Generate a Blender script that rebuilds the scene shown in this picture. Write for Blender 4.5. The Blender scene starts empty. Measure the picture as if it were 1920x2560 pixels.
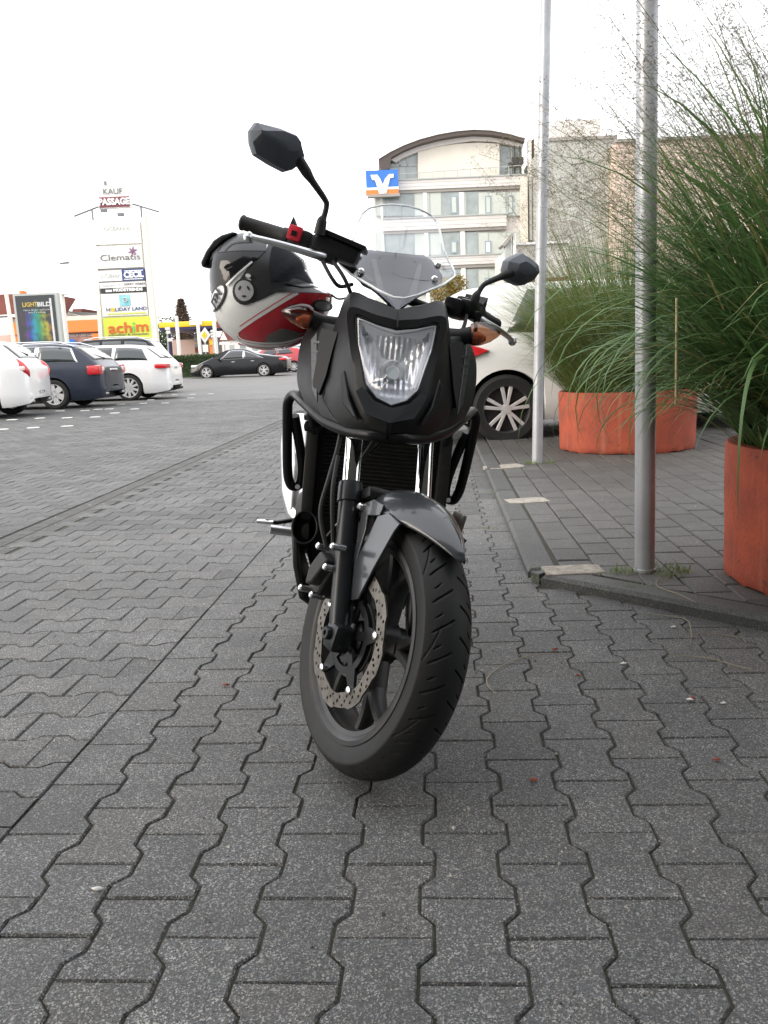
import bpy, bmesh, math, random
from mathutils import Vector, Matrix, Euler
import numpy as np
random.seed(7); rng = np.random.default_rng(7)
scn = bpy.context.scene
COL = scn.collection
R = math.radians

# ------------------------------------------------------------------ camera
CAM_H, CAM_F, CAM_ROLL, CAM_P = 0.92, 2100.0, R(2.5), math.atan(389 / 2100)
_R0 = Vector((1, 0, 0)); _F = Vector((0, math.cos(CAM_P), -math.sin(CAM_P))); _U0 = Vector((0, math.sin(CAM_P), math.cos(CAM_P)))
_R = _R0 * math.cos(CAM_ROLL) - _U0 * math.sin(CAM_ROLL)
_U = _R0 * math.sin(CAM_ROLL) + _U0 * math.cos(CAM_ROLL)
cam_data = bpy.data.cameras.new('camera'); cam = bpy.data.objects.new('camera', cam_data); COL.objects.link(cam)
cam_data.sensor_fit = 'VERTICAL'; cam_data.sensor_height = 36.0; cam_data.lens = 36.0 * CAM_F / 2560
cam_data.clip_start = 0.02; cam_data.clip_end = 2000
cam.matrix_world = Matrix(((_R.x, _U.x, -_F.x, 0), (_R.y, _U.y, -_F.y, 0), (_R.z, _U.z, -_F.z, CAM_H), (0, 0, 0, 1)))
scn.camera = cam

# ------------------------------------------------------------------ sky, sun, exposure
SUN_EL, SUN_AZ = R(24), R(-112)          # thin overcast, brighter to the left
w = bpy.data.worlds.new('World'); scn.world = w; w.use_nodes = True
nt = w.node_tree; nt.nodes.clear()
out = nt.nodes.new('ShaderNodeOutputWorld'); bg = nt.nodes.new('ShaderNodeBackground')
sky = nt.nodes.new('ShaderNodeTexSky'); sky.sky_type = 'NISHITA'; sky.sun_disc = False
sky.sun_elevation = SUN_EL; sky.sun_rotation = SUN_AZ; sky.air_density = 1.2; sky.dust_density = 4.0; sky.ozone_density = 1.0
cl = nt.nodes.new('ShaderNodeMixRGB'); cl.blend_type = 'MIX'; cl.inputs[2].default_value = (11.2, 11.2, 11.5, 1)
nz = nt.nodes.new('ShaderNodeTexNoise'); nz.inputs['Scale'].default_value = 1.6; nz.inputs['Detail'].default_value = 5
mr = nt.nodes.new('ShaderNodeMapRange'); mr.inputs[1].default_value = .3; mr.inputs[2].default_value = .7; mr.inputs[3].default_value = .80; mr.inputs[4].default_value = .98
nt.links.new(nz.outputs['Fac'], mr.inputs[0]); nt.links.new(mr.outputs[0], cl.inputs[0])
nt.links.new(sky.outputs[0], cl.inputs[1]); nt.links.new(cl.outputs[0], bg.inputs[0])
bg.inputs[1].default_value = 0.10
nt.links.new(bg.outputs[0], out.inputs[0])
sun_d = bpy.data.lights.new('sun', 'SUN'); sun_d.energy = 1.1; sun_d.angle = R(35); sun_d.color = (1, .90, .78)
sun = bpy.data.objects.new('sun', sun_d); COL.objects.link(sun)
_sd = Vector((math.sin(SUN_AZ) * math.cos(SUN_EL), math.cos(SUN_AZ) * math.cos(SUN_EL), math.sin(SUN_EL)))
sun.rotation_euler = _sd.to_track_quat('Z', 'Y').to_euler()
vs = scn.view_settings; scn.display_settings.display_device = 'sRGB'
vs.view_transform = 'Standard'; vs.look = 'None'; vs.exposure = 1.15; vs.gamma = 1; vs.use_curve_mapping = False
scn.cycles.max_bounces = 6; scn.cycles.transparent_max_bounces = 12; scn.cycles.use_denoising = True

# ------------------------------------------------------------------ materials
MATS = {}
def mat(name, col, rough=.5, metal=0., var=0., vscale=20., bump=0., bscale=80., coat=0., spec=.5, alt=None, rvar=0., island=0., objvar=0., trans=0., ior=1.45, emit=None):
    """procedural principled material: base colour broken up by noise, bump grain, uneven roughness"""
    if name in MATS: return MATS[name]
    m = bpy.data.materials.new(name); m.use_nodes = True; MATS[name] = m
    n = m.node_tree; b = n.nodes['Principled BSDF']; L = n.links.new
    c = (*col, 1) if len(col) == 3 else col
    b.inputs['Base Color'].default_value = c; b.inputs['Roughness'].default_value = rough; b.inputs['Metallic'].default_value = metal
    b.inputs['Coat Weight'].default_value = coat; b.inputs['Coat Roughness'].default_value = .06
    b.inputs['Specular IOR Level'].default_value = spec; b.inputs['Transmission Weight'].default_value = trans; b.inputs['IOR'].default_value = ior
    if emit: b.inputs['Emission Color'].default_value = (*emit[0], 1); b.inputs['Emission Strength'].default_value = emit[1]
    tc = n.nodes.new('ShaderNodeTexCoord')
    last = None
    if var or alt:
        t = n.nodes.new('ShaderNodeTexNoise'); t.inputs['Scale'].default_value = vscale; t.inputs['Detail'].default_value = 8; t.inputs['Roughness'].default_value = .65
        L(tc.outputs['Object'], t.inputs['Vector'])
        r = n.nodes.new('ShaderNodeMapRange'); r.inputs[1].default_value = .35; r.inputs[2].default_value = .65; L(t.outputs['Fac'], r.inputs[0])
        mx = n.nodes.new('ShaderNodeMixRGB'); L(r.outputs[0], mx.inputs[0])
        a = alt if alt else tuple(x * (1 - var) for x in col[:3])
        mx.inputs[1].default_value = (*[min(1, x * (1 + var * .6)) for x in col[:3]], 1); mx.inputs[2].default_value = (*a, 1)
        last = mx.outputs[0]
        if rvar:
            r2 = n.nodes.new('ShaderNodeMapRange'); r2.inputs[1].default_value = .3; r2.inputs[2].default_value = .7; r2.inputs[3].default_value = rough - rvar; r2.inputs[4].default_value = rough + rvar
            L(t.outputs['Fac'], r2.inputs[0]); L(r2.outputs[0], b.inputs['Roughness'])
    if island:
        g = n.nodes.new('ShaderNodeNewGeometry'); r = n.nodes.new('ShaderNodeMapRange'); r.inputs[3].default_value = 1 - island; r.inputs[4].default_value = 1 + island
        L(g.outputs['Random Per Island'], r.inputs[0])
        mu = n.nodes.new('ShaderNodeMixRGB'); mu.blend_type = 'MULTIPLY'; mu.inputs[0].default_value = 1
        if last: L(last, mu.inputs[1])
        else: mu.inputs[1].default_value = c
        L(r.outputs[0], mu.inputs[2]); last = mu.outputs[0]
    if last: L(last, b.inputs['Base Color'])
    if bump:
        t = n.nodes.new('ShaderNodeTexNoise'); t.inputs['Scale'].default_value = bscale; t.inputs['Detail'].default_value = 6
        L(tc.outputs['Object'], t.inputs['Vector'])
        bp = n.nodes.new('ShaderNodeBump'); bp.inputs['Strength'].default_value = bump; bp.inputs['Distance'].default_value = .004
        L(t.outputs['Fac'], bp.inputs['Height']); L(bp.outputs[0], b.inputs['Normal'])
    return m

def stone_mat(name, base, dark, light, warm, patchy=.35):
    """exposed-aggregate concrete: dark, light and warm grit on a grey matrix, per-stone tone, world-scale soiling"""
    m = bpy.data.materials.new(name); m.use_nodes = True; MATS[name] = m
    n = m.node_tree; b = n.nodes['Principled BSDF']; L = n.links.new
    g = n.nodes.new('ShaderNodeNewGeometry')
    def noise(sc, det=4):
        t = n.nodes.new('ShaderNodeTexNoise'); t.inputs['Scale'].default_value = sc; t.inputs['Detail'].default_value = det; L(g.outputs['Position'], t.inputs['Vector']); return t.outputs['Fac']
    def ramp(s, a, c, lo=0., hi=1.):
        r = n.nodes.new('ShaderNodeMapRange'); r.inputs[1].default_value = a; r.inputs[2].default_value = c; r.inputs[3].default_value = lo; r.inputs[4].default_value = hi; L(s, r.inputs[0]); return r.outputs[0]
    def mix(f, a, c, mode='MIX'):
        x = n.nodes.new('ShaderNodeMixRGB'); x.blend_type = mode
        for i, v in ((0, f), (1, a), (2, c)):
            if isinstance(v, (int, float)): x.inputs[i].default_value = v
            elif isinstance(v, tuple): x.inputs[i].default_value = (*v, 1)
            else: L(v, x.inputs[i])
        return x.outputs[0]
    v = n.nodes.new('ShaderNodeTexVoronoi'); v.inputs['Scale'].default_value = 430; L(g.outputs['Position'], v.inputs['Vector'])
    sep = n.nodes.new('ShaderNodeSeparateColor'); L(v.outputs['Color'], sep.inputs[0])
    v2 = n.nodes.new('ShaderNodeTexVoronoi'); v2.inputs['Scale'].default_value = 260; L(g.outputs['Position'], v2.inputs['Vector'])
    sep2 = n.nodes.new('ShaderNodeSeparateColor'); L(v2.outputs['Color'], sep2.inputs[0])
    c = mix(ramp(sep.outputs[0], .25, .55), dark, base)
    c = mix(ramp(sep.outputs[1], .70, .95), c, light)
    c = mix(ramp(sep.outputs[2], .80, .97, 0, .6), c, warm)
    c = mix(ramp(sep2.outputs[0], .965, .985, 0, .9), c, light)
    c = mix(ramp(sep2.outputs[1], .82, .95, 0, .55), c, (.10, .12, .15))
    c = mix(ramp(sep2.outputs[2], .88, .96, 0, .5), c, tuple(x * .35 for x in base))
    c = mix(ramp(noise(9, 6), .3, .7, .0, .45), c, tuple(x * .62 for x in base))
    c = mix(ramp(noise(.75, 6), .38, .66, 0, patchy), c, tuple(x * .5 for x in base))
    rr = ramp(g.outputs['Random Per Island'], 0, 1, .70, 1.22)
    oi = n.nodes.new('ShaderNodeObjectInfo'); c = mix(1.0, c, rr, 'MULTIPLY'); c = mix(1.0, c, ramp(oi.outputs['Random'], 0, 1, .84, 1.06), 'MULTIPLY')
    wm = n.nodes.new('ShaderNodeMath'); wm.operation = 'FRACT'; wn_ = n.nodes.new('ShaderNodeMath'); wn_.operation = 'MULTIPLY'; wn_.inputs[1].default_value = 7.3; L(oi.outputs['Random'], wn_.inputs[0]); L(wn_.outputs[0], wm.inputs[0])
    c = mix(ramp(wm.outputs[0], .6, 1, 0, .07), c, warm)
    L(c, b.inputs['Base Color']); b.inputs['Roughness'].default_value = .66; b.inputs['Specular IOR Level'].default_value = .45
    bp = n.nodes.new('ShaderNodeBump'); bp.inputs['Strength'].default_value = .55; bp.inputs['Distance'].default_value = .0025
    hh = n.nodes.new('ShaderNodeMath'); hh.operation = 'ADD'; L(v.outputs['Distance'], hh.inputs[0]); L(noise(60, 6), hh.inputs[1])
    L(hh.outputs[0], bp.inputs['Height']); L(bp.outputs[0], b.inputs['Normal'])
    return m

def clear_mat(name, tint=(1, 1, 1), rough=.02, refl=1.0, base_refl=.04):
    """clear sheet plastic or glass: see-through with fresnel reflection"""
    m = bpy.data.materials.new(name); m.use_nodes = True; MATS[name] = m
    n = m.node_tree; n.nodes.clear(); L = n.links.new
    o = n.nodes.new('ShaderNodeOutputMaterial'); mx = n.nodes.new('ShaderNodeMixShader'); t = n.nodes.new('ShaderNodeBsdfTransparent'); g = n.nodes.new('ShaderNodeBsdfGlossy')
    t.inputs[0].default_value = (*tint, 1); g.inputs['Roughness'].default_value = rough; g.inputs[0].default_value = (refl, refl, refl, 1)
    fr = n.nodes.new('ShaderNodeLayerWeight'); fr.inputs[0].default_value = .12
    mr = n.nodes.new('ShaderNodeMapRange'); mr.inputs[3].default_value = base_refl; mr.inputs[4].default_value = .7
    L(fr.outputs['Fresnel'], mr.inputs[0]); L(mr.outputs[0], mx.inputs[0]); L(t.outputs[0], mx.inputs[1]); L(g.outputs[0], mx.inputs[2]); L(mx.outputs[0], o.inputs[0])
    return m

# ------------------------------------------------------------------ mesh helpers
class MB:
    def __init__(s): s.v = []; s.f = []; s.xf = None
    def add(s, vs, fs):
        o = len(s.v)
        s.v += [tuple(p) for p in vs]; s.f += [tuple(i + o for i in q) for q in fs]; return s
    def box(s, c, d, rot=None, bev=0.0):
        """box with optional chamfer; c centre, d full sizes, rot Matrix 3x3"""
        bm = bmesh.new(); bmesh.ops.create_cube(bm, size=1)
        for q in bm.verts: q.co = Vector((q.co.x * d[0], q.co.y * d[1], q.co.z * d[2]))
        if bev: bmesh.ops.bevel(bm, geom=list(bm.edges), offset=bev, segments=2, affect='EDGES', profile=.6)
        bm.verts.index_update()
        vs = [(rot @ q.co if rot else q.co) + Vector(c) for q in bm.verts]; fs = [[q.index for q in f.verts] for f in bm.faces]; bm.free()
        return s.add(vs, fs)
    def tube(s, pts, r, n=10, cap=True, smooth=0):
        pts = [Vector(p) for p in pts]
        rs = r if isinstance(r, (list, tuple)) else [r] * len(pts)
        if smooth:
            pts, rs = spline(pts, rs, smooth)
        k = len(pts); vs = []; up = None
        for i in range(k):
            t = (pts[min(i + 1, k - 1)] - pts[max(i - 1, 0)])
            if t.length < 1e-9: t = Vector((0, 0, 1))
            t.normalize()
            if up is None: up = Vector((0, 0, 1)) if abs(t.z) < .9 else Vector((0, 1, 0))
            x = t.cross(up)
            if x.length < 1e-6: x = t.cross(Vector((1, 0, 0)))
            x.normalize(); y = x.cross(t).normalized(); up = y
            for j in range(n):
                a = 2 * math.pi * j / n; vs.append(pts[i] + (x * math.cos(a) + y * math.sin(a)) * rs[i])
        fs = [(i * n + j, i * n + (j + 1) % n, (i + 1) * n + (j + 1) % n, (i + 1) * n + j) for i in range(k - 1) for j in range(n)]
        if cap: fs += [tuple(range(n))[::-1], tuple((k - 1) * n + j for j in range(n))]
        return s.add(vs, fs)
    def lathe(s, prof, c=(0, 0, 0), axis='x', n=32, closed=False, M=None):
        """prof: list of (along axis, radius)"""
        vs = []
        for (a, r) in prof:
            for j in range(n):
                t = 2 * math.pi * j / n; u, q = r * math.cos(t), r * math.sin(t)
                p = Vector((a, u, q)) if axis == 'x' else (Vector((u, a, q)) if axis == 'y' else Vector((u, q, a)))
                if M: p = M @ p
                vs.append(p + Vector(c))
        k = len(prof); fs = []
        for i in range(k if closed else k - 1):
            i2 = (i + 1) % k
            fs += [(i * n + j, i * n + (j + 1) % n, i2 * n + (j + 1) % n, i2 * n + j) for j in range(n)]
        return s.add(vs, fs)
    def loft(s, rings, closed=True, caps=True):
        n = len(rings[0]); vs = [p for r in rings for p in r]; m = n if closed else n - 1
        fs = [(i * n + j, i * n + (j + 1) % n, (i + 1) * n + (j + 1) % n, (i + 1) * n + j) for i in range(len(rings) - 1) for j in range(m)]
        if caps: fs += [tuple(range(n))[::-1], tuple((len(rings) - 1) * n + j for j in range(n))]
        return s.add(vs, fs)
    def prism(s, poly, off, th):
        """flat polygon (3D points) thickened: shifted by off*+-th/2"""
        off = Vector(off).normalized() * th / 2; n = len(poly)
        vs = [Vector(p) - off for p in poly] + [Vector(p) + off for p in poly]
        fs = [tuple(range(n))[::-1], tuple(range(n, 2 * n))] + [(i, (i + 1) % n, n + (i + 1) % n, n + i) for i in range(n)]
        return s.add(vs, fs)
    def build(s, name, m, parent=None, smooth=True, loc=None, rot=None, kind=None, label=None, fn=None, angle=40, subsurf=0, thick=0, bevel=0):
        vs = s.v if fn is None else [tuple(fn(Vector(p))) for p in s.v]
        me = bpy.data.meshes.new(name); me.from_pydata(vs, [], s.f)
        bm = bmesh.new(); bm.from_mesh(me); bmesh.ops.recalc_face_normals(bm, faces=bm.faces); bm.to_mesh(me); bm.free()
        me.update()
        if isinstance(m, str): m = MATS[m]
        me.materials.append(m)
        if smooth:
            me.polygons.foreach_set('use_smooth', [True] * len(me.polygons))
            try: me.set_sharp_from_angle(angle=R(angle))
            except Exception: pass
        o = bpy.data.objects.new(name, me); COL.objects.link(o)
        if parent: o.parent = parent
        if loc: o.location = loc
        if rot: o.rotation_euler = rot
        if kind: o['kind'] = kind
        if label: o['label'] = label
        if thick: md = o.modifiers.new('solid', 'SOLIDIFY'); md.thickness = thick; md.offset = 0
        if bevel: md = o.modifiers.new('bev', 'BEVEL'); md.width = bevel; md.segments = 2; md.limit_method = 'ANGLE'
        if subsurf: md = o.modifiers.new('sub', 'SUBSURF'); md.levels = subsurf; md.render_levels = subsurf
        return o

def spline(pts, rs, per):
    """Catmull-Rom through pts, per segments between each pair"""
    P = [Vector(p) for p in pts]; Q = []; S = []
    for i in range(len(P) - 1):
        a, b, c, d = P[max(i - 1, 0)], P[i], P[i + 1], P[min(i + 2, len(P) - 1)]
        for k in range(per):
            t = k / per
            Q.append(.5 * ((2 * b) + (c - a) * t + (2 * a - 5 * b + 4 * c - d) * t * t + (3 * b - a - 3 * c + d) * t ** 3)); S.append(rs[i] + (rs[i + 1] - rs[i]) * t)
    Q.append(P[-1]); S.append(rs[-1]); return Q, S

def thing(name, label, cat, loc=(0, 0, 0), rot=(0, 0, 0), group=None):
    o = bpy.data.objects.new(name, None); COL.objects.link(o); o.empty_display_size = .1
    o.location = loc; o.rotation_euler = rot; return tag(o, label, cat, group)
def tag(o, label, cat, group=None):
    o['label'] = label; o['category'] = cat
    if group: o['group'] = group
    return o
def link_copy(src, name, parent, M=None):
    o = src.copy(); o.name = name; COL.objects.link(o); o.parent = parent
    if M is not None: o.matrix_local = M
    return o

TEXTS = []
def text(s, size, m, parent, loc, rot=(R(90), 0, 0), name='lettering', ext=.004, align='CENTER', sx=1.0, bold=0.0, shear=0.0, width=None):
    """flat lettering; turned into a mesh at the end. width: squeeze to this width"""
    cu = bpy.data.curves.new(name, 'FONT'); cu.body = s; cu.size = size; cu.extrude = ext; cu.align_x = align; cu.align_y = 'CENTER'; cu.offset = bold; cu.shear = shear; cu.resolution_u = 3
    TEXTS.append((cu, m, parent, loc, rot, name, sx, width))
def flush_texts():
    tmp = []
    for t in TEXTS:
        o = bpy.data.objects.new('tmp_text', t[0]); COL.objects.link(o); tmp.append(o)
    bpy.context.view_layer.update(); dg = bpy.context.evaluated_depsgraph_get()
    for o, (cu, m, parent, loc, rot, name, sx, width) in zip(tmp, TEXTS):
        me = bpy.data.meshes.new_from_object(o.evaluated_get(dg)); me.name = name
        me.materials.clear(); me.materials.append(MATS[m] if isinstance(m, str) else m)
        if width and len(me.vertices):
            xs = [v.co.x for v in me.vertices]; sx = width / max(1e-6, max(xs) - min(xs)); cx = (max(xs) + min(xs)) / 2
            for v in me.vertices: v.co.x -= cx
        ob = bpy.data.objects.new(name, me); COL.objects.link(ob)
        if parent: ob.parent = parent
        ob.location = loc; ob.rotation_euler = rot; ob.scale = (sx, 1, 1)
    for o in tmp:
        c = o.data; bpy.data.objects.remove(o); bpy.data.curves.remove(c)

def ray(u, v): return _F + _R * ((u - 960) / CAM_F) - _U * ((v - 1280) / CAM_F)
def at(u, v, Y):
    d = ray(u, v); return Vector((0, 0, CAM_H)) + d * (Y / d.y)
def gz(x, y):
    """ground height: level round the motorcycle, the lot rising gently to the left and far away"""
    return .010 * max(0., -x - .5) + .007 * max(0., min(y, 60) - 25)
def ground(u, v, z=None):
    d = ray(u, v); zz = 0. if z is None else z
    for _ in range(6):
        p = Vector((0, 0, CAM_H)) + d * ((zz - CAM_H) / d.z)
        if z is not None: break
        zz = gz(p.x, p.y)
    return p
# ------------------------------------------------------------------ ground materials
stone_mat('m_bone', (.090, .093, .092), (.032, .034, .035), (.40, .40, .38), (.19, .145, .115), .45)
stone_mat('m_walk', (.085, .083, .077), (.046, .046, .044), (.21, .205, .19), (.15, .13, .10), .5)
stone_mat('m_kerb', (.066, .067, .063), (.035, .036, .034), (.18, .18, .17), (.09, .10, .07), .6)
stone_mat('m_far', (.15, .148, .14), (.09, .089, .085), (.25, .245, .235), (.17, .155, .14), .4)
mat('m_joint', (.034, .032, .028), .95, var=.4, vscale=9, alt=(.055, .054, .035))
mat('m_gutter', (.085, .085, .082), .85, var=.3, vscale=30, bump=.4, island=.15)
mat('m_mortar', (.30, .275, .235), .9, var=.35, vscale=35, bump=.8, bscale=60)
mat('m_whitestone', (.72, .71, .67), .8, var=.2, vscale=30)

TH = R(4.0); CT, ST_ = math.cos(TH), math.sin(TH)
def st2xy(s, t): return (s * ST_ + t * CT, s * CT - t * ST_)
T_KERB, T_SEAM, T_GUT = .345, -.90, -2.34
KC = Vector((.578, 3.262)); KD = (Vector((1.212, 2.565)) - KC).normalized()       # kerb corner and direction of the slanted kerb
KN = Vector((-KD.y, KD.x))                                                           # towards the raised side
if KN.y < 0: KN = -KN
def raised_side(x, y, m=0.):
    t = x * CT - y * ST_
    return t > T_KERB + m and (Vector((x, y)) - KC).dot(KN) > m

# one wide sheet to the horizon, tilted with the lot
mb = MB(); xs = [-400, -150, -80, -45, -30, -22, -16, -12, -9, -6, -3.5, -.5, 3, 8, 20, 60, 150, 400]; ys = [-60, -20, -6, 0, 4, 8, 14, 20.4, 20.5, 25, 32, 40, 50, 60, 90, 150, 500]
vs = [(x, y, gz(x, y) - (.034 if y < 20.45 else .003)) for y in ys for x in xs]; nx = len(xs)
mb.add(vs, [(j * nx + i, j * nx + i + 1, (j + 1) * nx + i + 1, (j + 1) * nx + i) for j in range(len(ys) - 1) for i in range(nx - 1)])
g = mb.build('ground', 'm_far', smooth=True, kind='structure')

# --- bone-shaped interlocking stones -------------------------------------------------
L_, W_, GAP = .200, .1405, .0044
def bone(bev=.0028, h=.03, edge=False):
    """I-shaped concrete stone, long axis = local x (row direction), chamfered top edge"""
    d = .014; wh, wn = .0825 - GAP / 2, .058 - GAP / 2; e = L_ / 2 - .0013
    half = [(-e, wh), (-.05 - d, wh), (-.05 + d, wn), (.05 - d, wn), (.05 + d, wh), (e, wh)]
    o = ([(x, wh) for x, y in half] if edge else half) + [(x, -y) for x, y in reversed(half)]
    ins = []
    n = len(o)
    for i in range(n):
        p0, p1, p2 = Vector(o[i - 1]), Vector(o[i]), Vector(o[(i + 1) % n])
        a = (p1 - p0).normalized(); b = (p2 - p1).normalized(); na, nb = Vector((a.y, -a.x)), Vector((b.y, -b.x))
        m = (na + nb).normalized(); k = bev / max(.4, m.dot(na)); q = p1 + m * k
        ins.append((q.x, q.y))
    return o, ins, h
o_, i_, h_ = bone()
BV = [(x, y, -h_) for x, y in o_] + [(x, y, -.0045) for x, y in o_] + [(x, y, 0) for x, y in i_]
nb = len(o_)
BF = [(k * nb + i, k * nb + (i + 1) % nb, (k + 1) * nb + (i + 1) % nb, (k + 1) * nb + i) for k in range(2) for i in range(nb)]
T0 = 2 * nb
BF += [(T0 + 0, T0 + 1, T0 + 2, T0 + 9, T0 + 10, T0 + 11), (T0 + 2, T0 + 3, T0 + 8, T0 + 9), (T0 + 3, T0 + 4, T0 + 5, T0 + 6, T0 + 7, T0 + 8)]
def mesh_of(vs, fs, name, m):
    me = bpy.data.meshes.new(name); me.from_pydata(vs, [], fs); bm = bmesh.new(); bm.from_mesh(me); bmesh.ops.recalc_face_normals(bm, faces=bm.faces); bm.to_mesh(me); bm.free()
    me.materials.append(MATS[m]); return me
oe_, ie_, _h = bone(edge=True); BVE = [(x, y, -h_) for x, y in oe_] + [(x, y, -.0045) for x, y in oe_] + [(x, y, 0) for x, y in ie_]
edge_me = mesh_of(BVE, BF, 'paving_stone', 'm_bone')
bone_me = mesh_of(BV, BF, 'paving_stone', 'm_bone')
stones = []                                                    # (distance, x, y, z, yaw, tilts)
def visible(x, y, mg=1.5):
    if y < .3: return False
    return abs(x) < y * .475 + mg
# zone A: rows running away from the camera
row = 0; t = T_SEAM + W_ / 2 + .0125
tt = []
while t < 3.2: tt.append(t); t += W_
for r_, t in enumerate(tt):
    for k in range(2, 103):
        s = k * L_ + (L_ / 2 if r_ % 2 else 0)
        x, y = st2xy(s, t)
        if raised_side(x, y, .03): continue
        if visible(x, y): stones.append((math.hypot(x, y), x, y, TH, 2 if r_ == 0 else 0))
# zone B: stones laid across, left of the straight seam, and C beyond the gutter
def zone_across(t0, t1, ph):
    k = 0; s = .6 + ph
    while s < 20.5:
        t = t1 - L_ / 2 - (L_ / 2 if k % 2 else 0)
        while t > t0:
            x, y = st2xy(s, t)
            if visible(x, y): stones.append((math.hypot(x, y), x, y, TH, 1))
            t -= L_
        s += W_; k += 1
zone_across(T_GUT + .12, T_SEAM + .001, 0)
zone_across(-10.5, T_GUT - .12, .05)
stones.sort()
def stone_pose(x, y, a, kind):
    ang = -a if kind == 1 else math.pi / 2 - a
    z = gz(x, y) + random.gauss(0, .0007)
    M = Matrix.Translation((x, y, z)) @ Matrix.Rotation(ang + random.gauss(0, .006), 4, 'Z') @ Matrix.Rotation(random.gauss(0, .005), 4, 'X') @ Matrix.Rotation(random.gauss(0, .004), 4, 'Y')
    return M
paving = MB()
gv = []; NX, NY = 24, 24
for j in range(NY + 1):
    for i in range(NX + 1):
        x, y = st2xy(.2 + 20.4 * j / NY, -11 + 16.5 * i / NX); gv.append((x, y, gz(x, y) - .0065))
paving.add(gv, [(j * (NX + 1) + i, j * (NX + 1) + i + 1, (j + 1) * (NX + 1) + i + 1, (j + 1) * (NX + 1) + i) for j in range(NY) for i in range(NX)])
pavement = paving.build('paving', 'm_joint', kind='structure')
rest = MB(); n_ind = 0
for (d, x, y, a, kd) in stones:
    M = stone_pose(x, y, a, kd)
    if n_ind < 300 and d > .98 and abs(x) < y * .475 + .12:
        o = bpy.data.objects.new('paving_stone', edge_me if kd == 2 else bone_me); COL.objects.link(o); o.parent = pavement; o.matrix_local = M; n_ind += 1
    else:
        rest.add([M @ Vector(p) for p in (BVE if kd == 2 else BV)], BF)
rest.build('paving_stone', 'm_bone', pavement, smooth=False, kind='stuff')
# cut stones close the straight seam on both sides
cutst = MB(); e_ = L_ / 2 - GAP / 2
def prism_stone(P, z):
    n = len(P); v = [(x, y, z - .03) for x, y in P] + [(x, y, z) for x, y in P]
    cutst.add(v, [(i, (i + 1) % n, n + (i + 1) % n, n + i) for i in range(n)] + [tuple(n + i for i in range(n))])
def half_bone(t_edge, s, sign):
    # half of a bone laid across: straight cut at t_edge, head at the far end
    wh, wn, d = .0825 - GAP / 2, .058 - GAP / 2, .014
    P = [(0, wn), (.05 - d, wn), (.05 + d, wh), (e_, wh)]
    P = [(a, b) for a, b in P] + [(a, -b) for a, b in reversed(P)]
    Q = [st2xy(s + b, t_edge + sign * (.003 + a)) for a, b in P]
    x, y = Q[0]
    if visible(x, y): prism_stone(Q, gz(x, y) + random.gauss(0, .001))
k = 0; s = .6
while s < 20.5:
    if k % 2: half_bone(T_SEAM + .001, s, -1)
    s += W_; k += 1
k = 0; s = .65
while s < 20.5:
    if k % 2: half_bone(T_GUT - .12, s, -1)
    s += W_; k += 1
cutst.build('cut_stones', 'm_bone', pavement, smooth=False, kind='stuff')
fill = MB()
# gutter band of small setts
for k in range(190):
    for c in range(2):
        s = .6 + k * .105; t = T_GUT - .055 + c * .11
        x, y = st2xy(s, t)
        if visible(x, y): fill.box((x, y, gz(x, y) - .018), (.104, .099, .03), Matrix.Rotation(-TH + random.gauss(0, .01), 3, 'Z'))
fill.build('gutter_setts', 'm_gutter', pavement, smooth=False, kind='stuff')

# --- raised pavement: kerb stones, rectangular stones ---------------------------------
KH = .045
sidewalk = MB()
poly = [KC + KD * 0, KC + KD * 4.2, KC + KD * 4.2 + KN * 6, Vector(st2xy(12.9, 5.0)), Vector(st2xy(12.9, T_KERB))]
def inset_poly(m):
    c = KC + (KN + Vector((CT, -ST_))) * m
    return c
sw = [(p.x, p.y, KH - .010) for p in (KC + KN * .05 + Vector((CT, -ST_)) * .05, KC + KD * 4.0 + KN * .05, KC + KD * 4.0 + KN * 6, Vector(st2xy(12.9, 7)), Vector(st2xy(12.9, T_KERB + .05)))]
sidewalk.add(sw, [tuple(range(5))])
sidewalk = sidewalk.build('raised_pavement', 'm_joint', kind='structure')
def chamfer_box(lx, ly, h, bev):
    a, b = lx / 2, ly / 2; r = [(-a, -b), (a, -b), (a, b), (-a, b)]; r2 = [(x - math.copysign(bev, x), y - math.copysign(bev, y)) for x, y in r]
    vs = [(x, y, -h) for x, y in r] + [(x, y, -bev) for x, y in r] + [(x, y, 0) for x, y in r2]
    fs = [(k * 4 + i, k * 4 + (i + 1) % 4, (k + 1) * 4 + (i + 1) % 4, (k + 1) * 4 + i) for k in range(2) for i in range(4)] + [(8, 9, 10, 11)]
    return vs, fs
KW = .125
kv, kf = chamfer_box(.992, KW, .12, .014); kerb_me = mesh_of(kv, kf, 'kerb_stone', 'm_kerb')
def put(me, name, x, y, z, ang, parent, tilt=.004):
    o = bpy.data.objects.new(name, me); COL.objects.link(o); o.parent = parent
    o.matrix_local = Matrix.Translation((x, y, z)) @ Matrix.Rotation(ang, 4, 'Z') @ Matrix.Rotation(random.gauss(0, tilt), 4, 'X') @ Matrix.Rotation(random.gauss(0, tilt), 4, 'Y'); return o
s0 = KC.x * ST_ + KC.y * CT
for k in range(9):
    x, y = st2xy(s0 + .5 + k * 1.0 + .075, T_KERB + KW / 2); put(kerb_me, 'kerb_stone', x, y, KH + random.gauss(0, .0015), math.pi / 2 - TH, sidewalk)
ka = math.atan2(KD.y, KD.x)
for k in range(4):
    p = KC + KD * (.5 + k * 1.0 + .045) + KN * (KW / 2); put(kerb_me, 'kerb_stone', p.x, p.y, KH + random.gauss(0, .0015), ka, sidewalk)
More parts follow.
